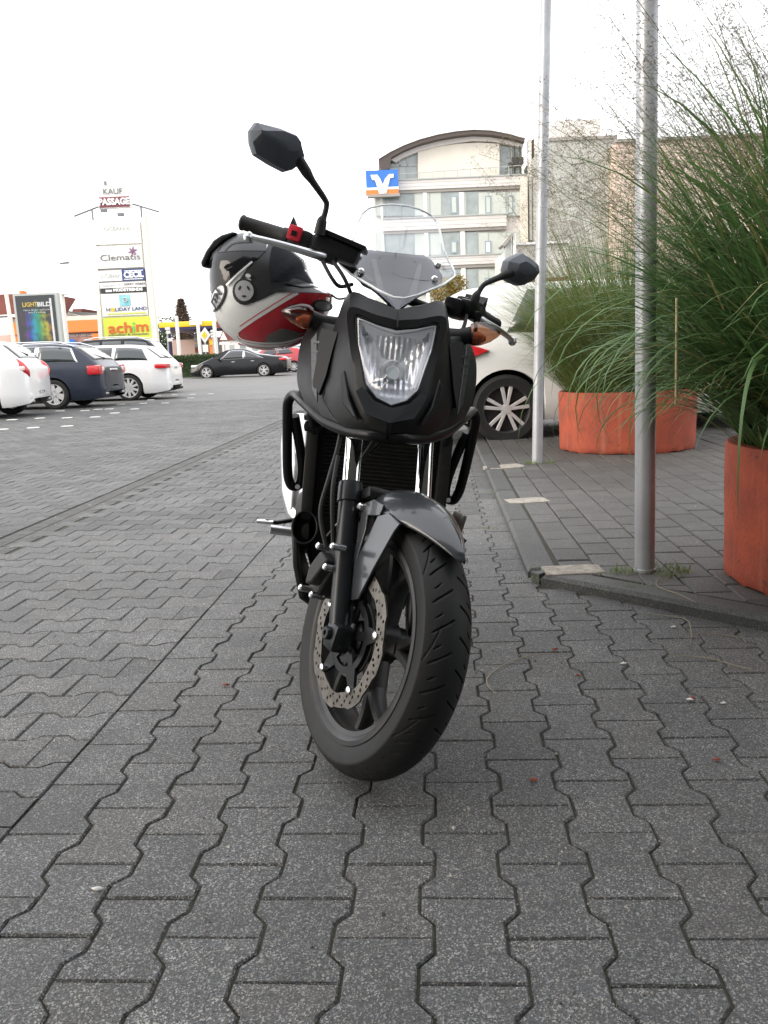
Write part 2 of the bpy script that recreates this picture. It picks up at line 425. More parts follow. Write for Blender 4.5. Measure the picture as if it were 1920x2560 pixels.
# corner piece closing the mitre
mb = MB(); rv = Vector((CT, -ST_)); rd = Vector((ST_, CT))
cp = [KC + rd * .02, KC + KD * .04, KC + KD * .04 + KN * KW, KC + rd * .06 + rv * KW]
cv = [(p.x, p.y, -.05) for p in cp] + [(p.x, p.y, KH - .003) for p in cp]
mb.add(cv, [(0, 1, 5, 4), (1, 2, 6, 5), (2, 3, 7, 6), (3, 0, 4, 7), (4, 5, 6, 7)]); mb.build('kerb_stone', 'm_kerb', sidewalk, smooth=False, bevel=.008)
rv_, rf_ = chamfer_box(.205 - .006, .138 - .006, .05, .005); rect_me = mesh_of(rv_, rf_, 'pavement_stone', 'm_walk')
walk = []
for c in range(40):
    t = T_KERB + KW + .074 + c * .138
    for k in range(70):
        s = .9 + k * .205 + (.1025 if c % 2 else 0)
        x, y = st2xy(s, t)
        if (Vector((x, y)) - KC).dot(KN) < KW + .085 or y > 12.8 or not visible(x, y, 1.5): continue
        walk.append((math.hypot(x, y), x, y))
# cut stones filling the slanted edge
edge = MB()
for c in range(24):
    t = T_KERB + KW + .074 + c * .138
    lo = None
    for k in range(700):
        s = .5 + k * .01; x, y = st2xy(s, t)
        if (Vector((x, y)) - KC).dot(KN) > KW + .012: lo = s; break
    if lo is None: continue
    ks = [.9 + k * .205 + (.1025 if c % 2 else 0) for k in range(70)]
    first = next(s for s in ks if (Vector(st2xy(s, t)) - KC).dot(KN) >= KW + .085)
    end = first - .1025 - .003
    # corners along the slanted line for the two column sides
    cs = []
    for tt_ in (t - .066, t + .066):
        # solve s with distance KW+.004
        b = Vector(st2xy(0, tt_)) - KC; dd = (KW + .006 - b.dot(KN)) / Vector((ST_, CT)).dot(KN); cs.append(dd)
    if end - min(cs) < .015: continue
    P = [st2xy(min(cs[0], end - .004), t - .066), st2xy(min(cs[1], end - .004), t + .066), st2xy(end, t + .066), st2xy(end, t - .066)]
    v = [(x, y, KH - .05) for x, y in P] + [(x, y, KH - .001) for x, y in P]
    edge.add(v, [(0, 1, 5, 4), (1, 2, 6, 5), (2, 3, 7, 6), (3, 0, 4, 7), (4, 5, 6, 7)])
edge.build('cut_stones', 'm_walk', sidewalk, smooth=False, kind='stuff')
walk.sort(); rest = MB(); n_ind = 0
for d, x, y in walk:
    z = KH + random.gauss(0, .0014)
    if n_ind < 300 and x < y * .475 + .1: put(rect_me, 'pavement_stone', x, y, z, math.pi / 2 - TH, sidewalk, .006); n_ind += 1
    else:
        M = Matrix.Translation((x, y, z)) @ Matrix.Rotation(math.pi / 2 - TH, 4, 'Z') @ Matrix.Rotation(random.gauss(0, .006), 4, 'X'); rest.add([M @ Vector(p) for p in rv_], rf_)
rest.build('pavement_stone', 'm_walk', sidewalk, smooth=False, kind='stuff')
# pale mortar patches set in the pavement
def blob(name, c, rx, ry, ang, parent, m, z, h=.008, seed=0):
    r_ = random.Random(seed); mb = MB(); n = 18; ring = []
    for i in range(n):
        a = 2 * math.pi * i / n; k = 1 + r_.uniform(-.16, .16); x, y = rx * k * math.cos(a), ry * k * math.sin(a)
        x = max(-rx * .92, min(rx * .92, x * 1.25)); y = max(-ry * .92, min(ry * .92, y * 1.25))
        ring.append((c[0] + x * math.cos(ang) - y * math.sin(ang), c[1] + x * math.sin(ang) + y * math.cos(ang)))
    mb.add([(x, y, z - .02) for x, y in ring] + [(x, y, z + h * .5) for x, y in ring] + [(c[0] + (x - c[0]) * .93, c[1] + (y - c[1]) * .93, z + h) for x, y in ring],
           [(k * n + i, k * n + (i + 1) % n, (k + 1) * n + (i + 1) % n, (k + 1) * n + i) for k in range(2) for i in range(n)] + [tuple(2 * n + i for i in range(n))])
    return mb.build(name, m, parent, smooth=False)
for i, (u, v, rx, ry) in enumerate(((1432, 1424, .125, .075), (1318, 1251, .13, .085), (1262, 1166, .16, .11), (1345, 1010, .2, .16))):
    p = ground(u, v, KH); blob('mortar_patch', (p.x, p.y), rx, ry, .12 * i, sidewalk, 'm_mortar', KH - .001, .004, i + 3)
# --- white marker stones on the parking lot -------------------------------------------
mk = [(5, 1074), (30, 1050), (83, 1070), (100, 1046), (150, 1028), (168, 1045), (168, 1066), (212, 1027), (238, 1043), (245, 1024), (273, 1023), (287, 1033), (303, 1011), (337, 1023), (358, 1009), (377, 1000), (395, 990), (413, 1008), (437, 987), (477, 995), (482, 986), (527, 985), (1455 * .4822, 1048), (655, 1070)]
white = MB()
for u, v in mk[:22]:
    p = ground(u, v); white.box((p.x, p.y, p.z + .004), (.17, .11, .012), Matrix.Rotation(.1, 3, 'Z'))
white.build('parking_markings', 'm_whitestone', g, smooth=False, kind='structure')

# loose grit swept into the joints and along the kerb
r_ = random.Random(21); grit = MB()
for i in range(2600):
    y = r_.uniform(.95, 6.5); x = r_.uniform(-.47, .47) * y
    if raised_side(x, y, -.02): z = KH if raised_side(x, y, .15) else 9
    else: z = gz(x, y)
    if z > 1: continue
    s_ = r_.uniform(.0012, .0035) * (1.7 if r_.random() < .05 else 1); a = r_.uniform(0, 6.28); c = Vector((x, y, z + s_ * .4))
    P = [c + Vector((math.cos(a + k * 2.09) * s_ * r_.uniform(.7, 1.4), math.sin(a + k * 2.09) * s_ * r_.uniform(.7, 1.4), -s_ * .4)) for k in range(3)] + [c + Vector((0, 0, s_ * .7))]
    grit.add(P, [(0, 1, 3), (1, 2, 3), (2, 0, 3)])
mat('m_grit', (.30, .28, .25), .9, island=.75)
grit.build('grit', 'm_grit', None, smooth=False, kind='stuff')
# ------------------------------------------------------------------ motorcycle
mat('m_matt', (.0085, .0092, .010), .44, spec=.27, var=.12, vscale=8, bump=.12, bscale=900, rvar=.06)
mat('m_black', (.008, .008, .009), .36, spec=.3, var=.25, vscale=30, rvar=.08)
mat('m_rough', (.014, .014, .014), .6, var=.3, vscale=40, bump=.15, bscale=300)
mat('m_gloss', (.050, .054, .060), .27, metal=.3, coat=.5, var=.1, vscale=6)
mat('m_tyre', (.0125, .0132, .0138), .56, var=.35, vscale=14, bump=.12, bscale=200, alt=(.017, .0172, .0168), rvar=.06, spec=.28)
mat('m_rim', (.022, .023, .025), .42, metal=.3, var=.35, vscale=18, alt=(.045, .043, .04))
mat('m_chrome', (.86, .87, .88), .07, metal=1)
mat('m_steel', (.17, .158, .14), .45, metal=1, var=.3, vscale=30, bump=.08, bscale=300)
mat('m_bolt', (.75, .75, .76), .25, metal=1)
mat('m_alu', (.62, .63, .65), .3, metal=1, var=.1)
mat('m_fork', (.024, .026, .029), .33, metal=.4, var=.2, vscale=10)
mat('m_dark', (.006, .006, .006), .7)
mat('m_redplastic', (.55, .02, .04), .4)
mat('m_amber', (.85, .24, .02), .25, var=.5, vscale=60, coat=.5)
mat('m_muffler', (.70, .70, .70), .22, metal=.9, var=.1)
mat('m_reflector', (.74, .75, .77), .30, metal=.8, bump=.1, bscale=60); mat('m_skyshine', (.86, .87, .92), .35); mat('m_bluegrey', (.24, .26, .30), .2, coat=.5); mat('m_cover', (.045, .047, .05), .4); mat('m_mirror_glare', (.075, .086, .103), .5, bump=.1, bscale=500)  # sky reflection painted into the brow white; sheen and glare into the mirror shell
mat('m_white', (.78, .78, .77), .35, coat=.4, var=.06)
clear_mat('m_lens', (.97, .98, 1), base_refl=.05)
clear_mat('m_screen', (.86, .89, .94), base_refl=.085)
clear_mat('m_smoke', (.52, .36, .27), base_refl=.06)
mat('m_sticker', (.72, .74, .74), .4)
mat('m_redsticker', (.6, .04, .02), .4)
mat('m_gold', (.35, .22, .10), .35, metal=.8)

BYAW, BLEAN, STEER = R(2), R(8), R(27)
bike = thing('motorcycle', 'black touring motorcycle leaning on its side stand, helmet hung from its handlebar', 'motorcycle', (-.086, 1.786, .0045), (0, BLEAN, BYAW))
AX = Vector((0, math.sin(R(27)), math.cos(R(27)))); A0 = Vector((0, -.11, 0)); SM = Matrix.Rotation(STEER, 3, AX)
def stf(p): return SM @ (p - A0) + A0                     # turns a point of the front end with the steering
AXLE = Vector((0, 0, .30))
def fk(x, t): return AXLE + Vector((x, math.sin(R(27)) * t, math.cos(R(27)) * t))

# --- front wheel ----------------------------------------------------------------
def tyre_mesh(parent, rw=.0585, ro=.3, rr=.226, N=1500, M=83, grooves=True, fn=None, c=(0, 0, .3), nm='tyre', m='m_tyre'):
    prof = []
    for k in range(M):                                         # crown across, side walls at both ends
        a = -1 + 2 * k / (M - 1)
        if abs(a) < .78: x = a / .78 * rw * .985; rad = ro - .030 * (abs(a) / .78) ** 2.3
        else:
            q = (abs(a) - .78) / .22; x = math.copysign(rw * (.985 + .03 * math.sin(q * math.pi) - .17 * q), a); rad = ro - .030 - (ro - .030 - rr) * q
        prof.append((x, rad, a))
    th = np.arange(N) / N * 2 * np.pi; V = []
    P = np.array([(x, r_) for x, r_, a in prof]); A = np.array([a for *_, a in prof])
    X = np.repeat(P[:, 0][None], N, 0); Rr = np.repeat(P[:, 1][None], N, 0); Tt = np.repeat(th[:, None], M, 1)
    if grooves:
        arc = Tt * ro; dep = np.zeros_like(arc); per = 2 * np.pi * ro / 30; hw = rw * .985
        w_ = np.abs(X)
        for side in (-1, 1):
            sm = (X * side > .004)
            for off, lo, hi, slope, wd, mult in ((0, .006, .047, .62, .0019, 1), (.5, .028, .042, .75, .0015, 1), (.25, .030, .056, 3.0, .0022, 3)):
                P_ = per * mult; cen = (off + (.5 if side < 0 else 0)) * P_ + slope * w_ + 2.0 * w_ ** 2
                dd = (arc - cen + P_ / 2) % P_ - P_ / 2
                ins = np.clip((w_ - lo) / .004, 0, 1) * np.clip((hi - w_) / .004, 0, 1)
                dep = np.maximum(dep, sm * ins * np.clip(1.6 - np.abs(dd) / wd, 0, 1))
        Rr = Rr - .0050 * np.clip(dep, 0, 1) * (np.abs(A) < .8)[None]
    V = np.stack([X, np.cos(Tt) * Rr, np.sin(Tt) * Rr], -1).reshape(-1, 3) + np.array(c)
    mb = MB(); mb.v = [tuple(p) for p in V]
    mb.f = [(i * M + j, i * M + j + 1, ((i + 1) % N) * M + j + 1, ((i + 1) % N) * M + j) for i in range(N) for j in range(M - 1)]
    return mb.build(nm, m, parent, fn=fn, angle=50)
rim = MB()
pr = [(-.040, .200), (-.049, .232), (-.052, .231), (-.052, .221), (-.047, .214), (-.034, .203), (-.022, .196), (.022, .196), (.034, .203), (.047, .214), (.052, .221), (.052, .231), (.049, .232), (.040, .200)]
rim.lathe(pr, AXLE, n=96, closed=True)
fw = rim.build('front_wheel', 'm_rim', bike, fn=stf, angle=35)
tyre_mesh(fw, fn=stf)
for k in range(5):                                              # five Y-shaped cast spokes
    a = 2 * math.pi * k / 5 + .42; sp = MB()
    def pol(r_, b, x=0): return AXLE + Vector((x, math.cos(b) * r_, math.sin(b) * r_))
    def arm(b0, r0, b1, r1, w0, w1, t0, t1):
        ring = []
        for q in range(5):
            f_ = q / 4; r_ = r0 + (r1 - r0) * f_; b = b0 + (b1 - b0) * f_ ** 1.3; w_ = (w0 + (w1 - w0) * f_) / r_ / 2; t_ = (t0 + (t1 - t0) * f_) / 2
            ring.append([pol(r_, b - w_, -t_ * .6), pol(r_, b - w_ * .6, -t_), pol(r_, b + w_ * .6, -t_), pol(r_, b + w_, -t_ * .6), pol(r_, b + w_, t_ * .6), pol(r_, b + w_ * .6, t_), pol(r_, b - w_ * .6, t_), pol(r_, b - w_, t_ * .6)])
        sp.loft(ring)
    arm(a, .04, a, .115, .044, .036, .060, .046)
    arm(a - .04, .10, a - .26, .200, .026, .024, .040, .032); arm(a + .04, .10, a + .26, .200, .026, .024, .040, .032)
    sp.build('spoke', 'm_rim', fw, fn=stf)
hub = MB(); hub.lathe([(-.068, .0), (-.068, .024), (-.060, .036), (-.036, .040), (-.03, .052), (.03, .052), (.036, .038), (.062, .036), (.066, .02), (.066, 0)], AXLE, n=32)
hub.build('hub', 'm_black', fw, fn=stf)
# wave brake disc with drilled holes (ring of quads, holes left open)
def brake_disc(cx, r0, r1, name, m, th=.0045, waves=8, nh=26):
    N = 480; rows = 13; V = []; keep = []
    for i in range(N):
        b = 2 * math.pi * i / N; k = math.cos(waves * b); ko = r1 + .0030 * max(-1, min(1, 3 * k)); ki = r0 + .0018 * max(-1, min(1, 2 * math.cos(waves * b + 1)))
        for j in range(rows): V.append((b, ki + (ko - ki) * j / (rows - 1)))
    holes = []
    for h in range(nh):
        for q, rad in enumerate((.25, .5, .75)):
            holes.append((2 * math.pi * (h + (.0, .28, .62)[q]) / nh, r0 + (r1 - r0) * rad))
    def inh(b, r_):
        for hb, hr in holes:
            d = (b - hb + math.pi) % (2 * math.pi) - math.pi
            if abs(d) < .05 and (d * r_) ** 2 + (r_ - hr) ** 2 < .0037 ** 2: return True
        return False
    mb = MB()
    for side in (-1, 1): mb.add([AXLE + Vector((cx + side * th / 2, math.cos(b) * r_, math.sin(b) * r_)) for b, r_ in V], [])
    o = N * rows
    for i in range(N):
        i2 = (i + 1) % N
        for j in range(rows - 1):
            b = 2 * math.pi * (i + .5) / N; r_ = (V[i * rows + j][1] + V[i * rows + j + 1][1]) / 2
            if not inh(b, r_):
                q = (i * rows + j, i2 * rows + j, i2 * rows + j + 1, i * rows + j + 1); mb.f.append(q); mb.f.append(tuple(x + o for x in q[::-1]))
        for j in (0, rows - 1):
            q = (i * rows + j, i2 * rows + j, i2 * rows + j + o, i * rows + j + o); mb.f.append(q)
    return mb.build(name, m, fw, fn=stf, smooth=False)
brake_disc(-.074, .123, .157, 'brake_disc', 'm_steel')
car_ = MB()
car_.lathe([(-.072, .066), (-.064, .066), (-.064, .082), (-.072, .082)], AXLE, n=60, closed=True)
for k in range(5):
    a = 2 * math.pi * k / 5 + .25
    ca = Vector((0, math.cos(a), math.sin(a))); cb = Vector((0, -math.sin(a), math.cos(a))); b0 = AXLE + Vector((-.069, 0, 0))
    car_.prism([b0 + ca * .078 - cb * .02, b0 + ca * .078 + cb * .02, b0 + ca * .127 + cb * .009, b0 + ca * .127 - cb * .009], (1, 0, 0), .007)
    car_.prism([b0 + ca * .03 - cb * .01, b0 + ca * .03 + cb * .01, b0 + ca * .07 + cb * .01, b0 + ca * .07 - cb * .01], (1, 0, 0), .007)
    bo = MB(); bo.lathe([(-.0835, 0), (-.0835, .0045), (-.081, .0085), (-.076, .0095), (-.068, .0095)], b0 + ca * .122 - Vector((-.069, 0, 0)), n=16); bo.build('disc_bolt', 'm_bolt', fw, fn=stf)
car_.build('disc_carrier', 'm_black', fw, fn=stf)
sr = MB(); sr.lathe([(-.062, .074), (-.058, .074), (-.058, .088), (-.062, .088)], AXLE, n=80, closed=True); sr.build('sensor_ring', 'm_rim', fw, fn=stf)

# --- fork ---------------------------------------------------------------------------
for sx in (-1, 1):
    x = sx * .099
    fs = MB(); fs.tube([fk(x, -.035), fk(x, -.03), fk(x, .02), fk(x, .06), fk(x, .30), fk(x, .302), fk(x, .335), fk(x, .348), fk(x, .350)], [.015, .019, .0225, .0235, .0245, .0285, .0285, .027, .021], n=28)
    lo = fs.build('fork_slider', 'm_fork', bike, fn=stf)
    fc = MB(); fc.tube([fk(x, .34), fk(x, .64)], .0205, n=28); fc.build('fork_tube', 'm_chrome', bike, fn=stf)
    ac = MB(); ac.box(fk(x, -.005), (.046, .052, .062), bev=.012); ac.lathe([(0, 0), (0, .014), (-.008, .015), (-.012, .013), (-.012, .006), (-.004, .005), (-.004, 0)], fk(x + sx * .022, 0), n=24) if sx < 0 else None
    ac.build('axle_clamp', 'm_fork', bike, fn=stf)
for nm, t, r_ in (('lower_triple_clamp', .60, .034), ('upper_triple_clamp', .80, .03)):
    tc_ = MB(); tc_.box(fk(0, t) + Vector((0, .01, 0)), (.23, .075, .03), Matrix.Rotation(-R(27), 3, 'X'), bev=.012); tc_.build(nm, 'm_black', bike, fn=stf)

# --- front mudguard -----------------------------------------------------------------
def fend(a, x, dr=0):                                   # a: angle forward(-) / back(+) from straight up
    r_ = .334 + dr; return AXLE + Vector((x, math.sin(a) * r_, math.cos(a) * r_))
mb = MB(); rows = []
for k in range(25):
    a = R(-41) + R(100) * k / 24
    tip = min(1, max(.02, (k / 24 * 100) / 30)) ** .8
    wd = .083 * tip; drop = .052 * tip
    rows.append([fend(a, wd * q, -drop * abs(q) ** 2.6 + .008 * (1 - abs(q)) ** 1.2) for q in (-1, -.9, -.72, -.5, -.25, -.06, 0, .06, .25, .5, .72, .9, 1)])
mb.loft(rows, closed=False, caps=False)
fe = mb.build('front_mudguard', 'm_gloss', bike, fn=stf, thick=.003, angle=25)
for sx in (-1, 1):
    X = sx * .085
    st = MB()
    # broad blade from mudguard flank to the fork foot, thin rear stay, open triangle between
    st.prism([(X, .012, .572), (X, -.030, .590), (X, -.086, .580), (X, -.075, .560), (X, -.040, .47), (X, -.014, .389), (X, .021, .372), (X, .036, .42), (X, .050, .452), (X, .032, .50)], (1, 0, 0), .006)
    st.prism([(X, .096, .578), (X, .062, .580), (X, .045, .531), (X, .044, .46), (X, .076, .412), (X, .086, .43), (X, .066, .50)], (1, 0, 0), .006)
    st.prism([(X, .096, .578), (X, .05, .600), (X, -.0, .600), (X, .003, .574), (X, .060, .560)], (1, 0, 0), .007)
    st.build('mudguard_stay', 'm_gloss', fe, fn=stf, bevel=.002)
    for (yy, zz) in ((.092, .572), (.054, .368)):
        bo = MB(); bo.lathe([(sx * -.002, 0.0085), (sx * .006, .0085), (sx * .009, .005), (sx * .009, 0)], (X * 1.06, yy, zz), n=14); bo.build('bolt', 'm_bolt', fe, fn=stf)
br = MB(); br.box(fk(0, .325) + Vector((0, -.035, .01)), (.17, .06, .028), Matrix.Rotation(-R(27), 3, 'X'), bev=.01); br.build('fork_brace', 'm_black', bike, fn=stf)
# reflector-like plate on the far stay
mb = MB(); mb.box((.087, -.03, .60), (.012, .045, .055), bev=.006); mb.build('side_marker', 'm_steel', fe, fn=stf)

# --- brake caliper and hoses ---------------------------------------------------------
mb = MB()
mb.prism([(-.092, .065, .46), (-.092, .115, .475), (-.092, .16, .43), (-.092, .185, .37), (-.092, .165, .335), (-.092, .125, .34), (-.092, .095, .40)], (1, 0, 0), .052)
mb.prism([(-.10, .075, .44), (-.10, .12, .45), (-.10, .155, .40), (-.10, .15, .36), (-.10, .12, .37)], (1, 0, 0), .085)
ca = mb.build('brake_caliper', 'm_rough', bike, fn=stf, bevel=.006)
for (yy, zz) in ((.07, .475), (.075, .425), (.10, .35), (.165, .345), (.14, .455)):
    bo = MB(); bo.lathe([(-.145, 0), (-.145, .005), (-.142, .008), (-.11, .008)], (0, yy, zz), n=14); bo.build('bolt', 'm_bolt', ca, fn=stf)
mb = MB()
mb.tube([(-.13, .12, .46), (-.155, .15, .53), (-.15, .17, .61), (-.13, .22, .70), (-.12, .30, .85)], .006, n=8, smooth=6)
mb.tube([(-.12, .11, .47), (-.14, .13, .55), (-.145, .15, .60), (-.135, .19, .66)], .0055, n=8, smooth=6)
mb.tube([(.0, .26, .86), (-.02, .25, .74), (-.05, .24, .66), (-.085, .21, .60)], .0065, n=8, smooth=6)
mb.tube([(.05, .27, .86), (.02, .26, .76), (-.03, .25, .68)], .0055, n=8, smooth=6)
mb.build('brake_hose', 'm_rough', bike, fn=stf)

# --- radiator, engine, frame --------------------------------------------------------
mb = MB(); mb.box((.005, .50, .60), (.34, .04, .25), bev=.006); rad = mb.build('radiator', 'm_dark', bike)
mb = MB()
for k in range(22): mb.box((.005, .475, .49 + k * .0105), (.30, .012, .003))
mb.build('cooling_fins', 'm_rough', rad, smooth=False, kind='stuff')
for sx in (-1, 1): mb = MB(); mb.box((.002 + sx * .180, .475, .60), (.032, .055, .26), bev=.008); mb.build('radiator_cover', 'm_rough', bike)
mb = MB(); mb.lathe([(0, 0), (0, .026), (.012, .028), (.02, .022), (.022, 0)], (-.178, .455, .738), axis='z', n=28); mb.box((-.178, .46, .722), (.05, .05, .03), bev=.012); cap_ = mb.build('coolant_cap', 'm_black', bike)
mb = MB(); mb.lathe([(.0225, 0), (.0225, .021), (.0232, .021), (.0232, 0)], (-.178, .455, .738), axis='z', n=24); mb.build('cap_sticker', 'm_sticker', cap_)
mb = MB(); mb.box((-.172, .45, .7622), (.018, .012, .001)); mb.build('red_mark', 'm_redsticker', cap_)
mb = MB(); mb.box((0, .72, .47), (.34, .40, .34), bev=.05); mb.box((0, .62, .32), (.26, .34, .2), bev=.05); mb.lathe([(-.22, 0), (-.22, .08), (-.2, .1), (.2, .1), (.22, .08), (.22, 0)], (0, .78, .40), n=32)
mb.build('engine', 'm_rough', bike)
mb = MB()
for x in (-.06, .06): mb.tube([(x, .55, .45), (x, .49, .40), (x, .50, .30), (x * .7, .60, .24), (x * .4, .80, .22)], .02, n=12, smooth=5)
mb.tube([(-.02, .80, .22), (-.14, .95, .24), (-.20, 1.05, .32)], .026, n=12, smooth=5)
mb.build('exhaust_pipe', 'm_steel', bike)
mb = MB(); mb.tube([(-.19, .98, .34), (-.205, 1.02, .37), (-.225, 1.1, .43), (-.25, 1.32, .56), (-.262, 1.44, .63), (-.264, 1.46, .64)], [.035, .058, .066, .072, .068, .04], n=20)
ml = mb.build('muffler', 'm_muffler', bike)
mb = MB(); mb.tube([(-.262, 1.455, .64), (-.266, 1.49, .66)], [.045, .04], n=16); mb.build('muffler_end', 'm_black', ml)
mb = MB(); mb.prism([(-.245, .94, .40), (-.25, 1.02, .54), (-.272, 1.2, .62), (-.285, 1.22, .52), (-.27, 1.08, .42)], (1, 0, .2), .012); mb.build('heat_shield', 'm_white', ml, bevel=.005)
# side pod below the radiator, open funnel shape
mb = MB(); rows = []
for k in range(7):
    f_ = k / 6; y = .42 + .24 * f_; rr_ = .034 * (1 - .45 * f_)
    rows.append([(-.178 + rr_ * 1.0 * math.cos(a), y + .02 * math.sin(a), .455 - .06 * f_ + rr_ * 1.2 * math.sin(a)) for a in np.linspace(0, 2 * math.pi, 20, endpoint=False)])
mb.loft(rows, caps=False); mb.build('air_duct', 'm_matt', bike, thick=.005)
for sx in (-1, 1): mb = MB(); mb.prism([(sx * .205, .46, .43), (sx * .195, .44, .34), (sx * .17, .44, .25), (sx * .13, .52, .2), (sx * .15, .75, .2), (sx * .2, .72, .34)], (1, sx * .3, 0), .02); mb.build('belly_guard', 'm_matt', bike, bevel=.006)
mb = MB()
for sx in (-1, 1): mb.tube([(sx * .04, .40, .92), (sx * .14, .55, .80), (sx * .19, .75, .62), (sx * .18, .95, .40), (sx * .15, 1.0, .30)], .02, n=10, smooth=5)
mb.build('frame', 'm_black', bike)
mb = MB(); mb.tube([(-.16, .86, .40), (-.235, .80, .395), (-.275, .72, .40), (-.30, .68, .41)], .007, n=8); bp_ = mb.build('brake_pedal', 'm_black', bike)
mb = MB(); mb.box((-.305, .68, .408), (.05, .024, .010), bev=.004); mb.build('pedal_pad', 'm_bolt', bp_)
for sx in (-1, 1):
    mb = MB(); mb.tube([(sx * .19, .92, .33), (sx * .30, .90, .34)], .012, n=12); mb.tube([(sx * .225, .915, .333), (sx * .305, .90, .34)], .0155, n=12); mb.build('foot_peg', 'm_alu', bike)
mb = MB(); mb.tube([(.12, .86, .27), (.22, .90, .12), (.275, .92, -.032)], .011, n=10); mb.box((.275, .93, -.036), (.06, .05, .01)); mb.build('side_stand', 'm_black', bike)
# rear half: swingarm, wheel, seat, tail
rw = MB(); rw.lathe([(-.06, .195), (-.066, .232), (-.06, .225), (-.03, .2), (.03, .2), (.06, .225), (.066, .232), (.06, .195)], (0, 1.54, .31), n=48, closed=True); rwo = rw.build('rear_wheel', 'm_rim', bike)
tyre_mesh(rwo, rw=.08, ro=.315, rr=.226, N=120, M=25, grooves=False, c=(0, 1.54, .315))
for k in range(5):
    a = 2 * math.pi * k / 5; mb = MB(); c_ = Vector((0, 1.54, .31)); u_ = Vector((0, math.cos(a), math.sin(a))); v_ = Vector((0, -math.sin(a), math.cos(a)))
    mb.prism([c_ + u_ * .03 - v_ * .02, c_ + u_ * .03 + v_ * .02, c_ + u_ * .2 + v_ * .014, c_ + u_ * .2 - v_ * .014], (1, 0, 0), .04); mb.build('spoke', 'm_rim', rwo)
mb = MB(); mb.tube([(-.12, .98, .38), (-.12, 1.54, .31)], .03, n=10); mb.tube([(.12, .98, .38), (.12, 1.54, .31)], .03, n=10); mb.box((0, 1.06, .38), (.24, .1, .1), bev=.02); mb.build('swing_arm', 'm_black', bike)
def body(rings, nm, m, **k):
    mb = MB(); rows = []
    for (y, zc, hw, hh, e) in rings:
        rows.append([(hw * math.copysign(abs(math.cos(a)) ** e, math.cos(a)), y, zc + hh * math.copysign(abs(math.sin(a)) ** e, math.sin(a))) for a in np.linspace(0, 2 * math.pi, 24, endpoint=False)])
    mb.loft(rows); return mb.build(nm, m, bike, **k)
body([(.45, .90, .05, .05, .8), (.48, .90, .13, .09, .7), (.58, .91, .165, .11, .7), (.70, .92, .18, .12, .7), (.82, .90, .16, .10, .7), (.92, .86, .11, .07, .8)], 'fuel_tank', 'm_gloss')
body([(.88, .83, .06, .03, .8), (.93, .82, .11, .045, .6), (1.1, .82, .15, .05, .5), (1.25, .85, .16, .055, .5), (1.35, .90, .15, .05, .5), (1.62, .94, .13, .045, .5), (1.70, .94, .06, .03, .7)], 'seat', 'm_rough')
body([(1.2, .76, .10, .05, .6), (1.5, .82, .12, .06, .6), (1.75, .87, .09, .04, .7), (1.9, .88, .05, .02, .8)], 'tail_fairing', 'm_matt')

# --- nose fairing --------------------------------------------------------------------
CX = .001
def nf(p):                                                  # the nose sits well ahead of the fork legs
    x, y, z = p; k = max(0, min(1, (y - .33) / .17)); return (x * (.954 + .03 * k), y - .095 + .045 * k, .92 + (z - .92) * (.955 + .03 * k))
def patch(curves, nm, m, par, per_u=5, per_v=3, linear=True, thick=.004, angle=30, off=-1):
    rows = [spline(c, [0] * len(c), per_u)[0] for c in curves]; allr = []
    if linear:
        for a, b in zip(rows, rows[1:]): allr += [[p.lerp(q, k / per_v) for p, q in zip(a, b)] for k in range(per_v)]
        allr.append(rows[-1])
    else:
        cols = [spline(c, [0] * len(c), per_v)[0] for c in zip(*rows)]; allr = [list(r_) for r_ in zip(*cols)]
    mb = MB(); mb.loft(allr, closed=False, caps=False); o = mb.build(nm, m, par, angle=angle)
    if thick: md = o.modifiers.new('solid', 'SOLIDIFY'); md.thickness = thick; md.offset = off
    return o
def mir(c): return [(CX - x, y, z) for x, y, z in map(nf, reversed(c[1:]))] + [(CX + x, y, z) for x, y, z in map(nf, c)]
cA = [(0, .247, .988), (.045, .252, .996), (.101, .266, 1.012), (.092, .243, .945), (.077, .215, .893), (.064, .192, .850), (.037, .173, .822), (0, .163, .808)]
cA2 = [(0, .27, .985), (.044, .272, .992), (.097, .28, 1.004), (.089, .26, .945), (.073, .235, .895), (.062, .215, .852), (.036, .195, .826), (0, .185, .812)]
cB = [(0, .250, 1.008), (.05, .258, 1.016), (.117, .272, 1.026), (.108, .247, .943), (.093, .222, .885), (.082, .198, .835), (.050, .172, .793), (0, .156, .782)]
cC = [(0, .275, 1.034), (.055, .295, 1.050), (.117, .330, 1.064), (.128, .300, .955), (.120, .262, .880), (.110, .232, .818), (.066, .186, .762), (0, .160, .748)]
cD = [(0, .31, 1.036), (.06, .34, 1.055), (.122, .38, 1.066), (.150, .365, .955), (.158, .325, .860), (.148, .285, .790), (.090, .222, .740), (0, .176, .728)]
cE = [(0, .36, 1.03), (.06, .39, 1.045), (.120, .44, 1.05), (.158, .42, .96), (.175, .39, .86), (.158, .35, .785), (.094, .28, .735), (0, .23, .726)]
nose = patch([mir(c)[:8] for c in (cA2, cA, cB, cC, cD, cE)], 'nose_fairing', 'm_matt', bike)
nose.name = 'nose_fairing'
patch([mir(c)[7:] for c in (cA2, cA, cB, cC, cD, cE)], 'nose_fairing', 'm_matt', bike)
sC = [(.122, .400, .985), (.150, .372, .92), (.158, .342, .855), (.142, .300, .785), (.090, .232, .742), (.032, .182, .731)]
sD = [(.176, .440, .992), (.194, .420, .925), (.198, .385, .850), (.170, .335, .772), (.105, .256, .735), (.036, .190, .728)]
sE = [(.212, .500, .985), (.232, .468, .925), (.228, .425, .838), (.190, .370, .770), (.116, .285, .732), (.038, .203, .725)]
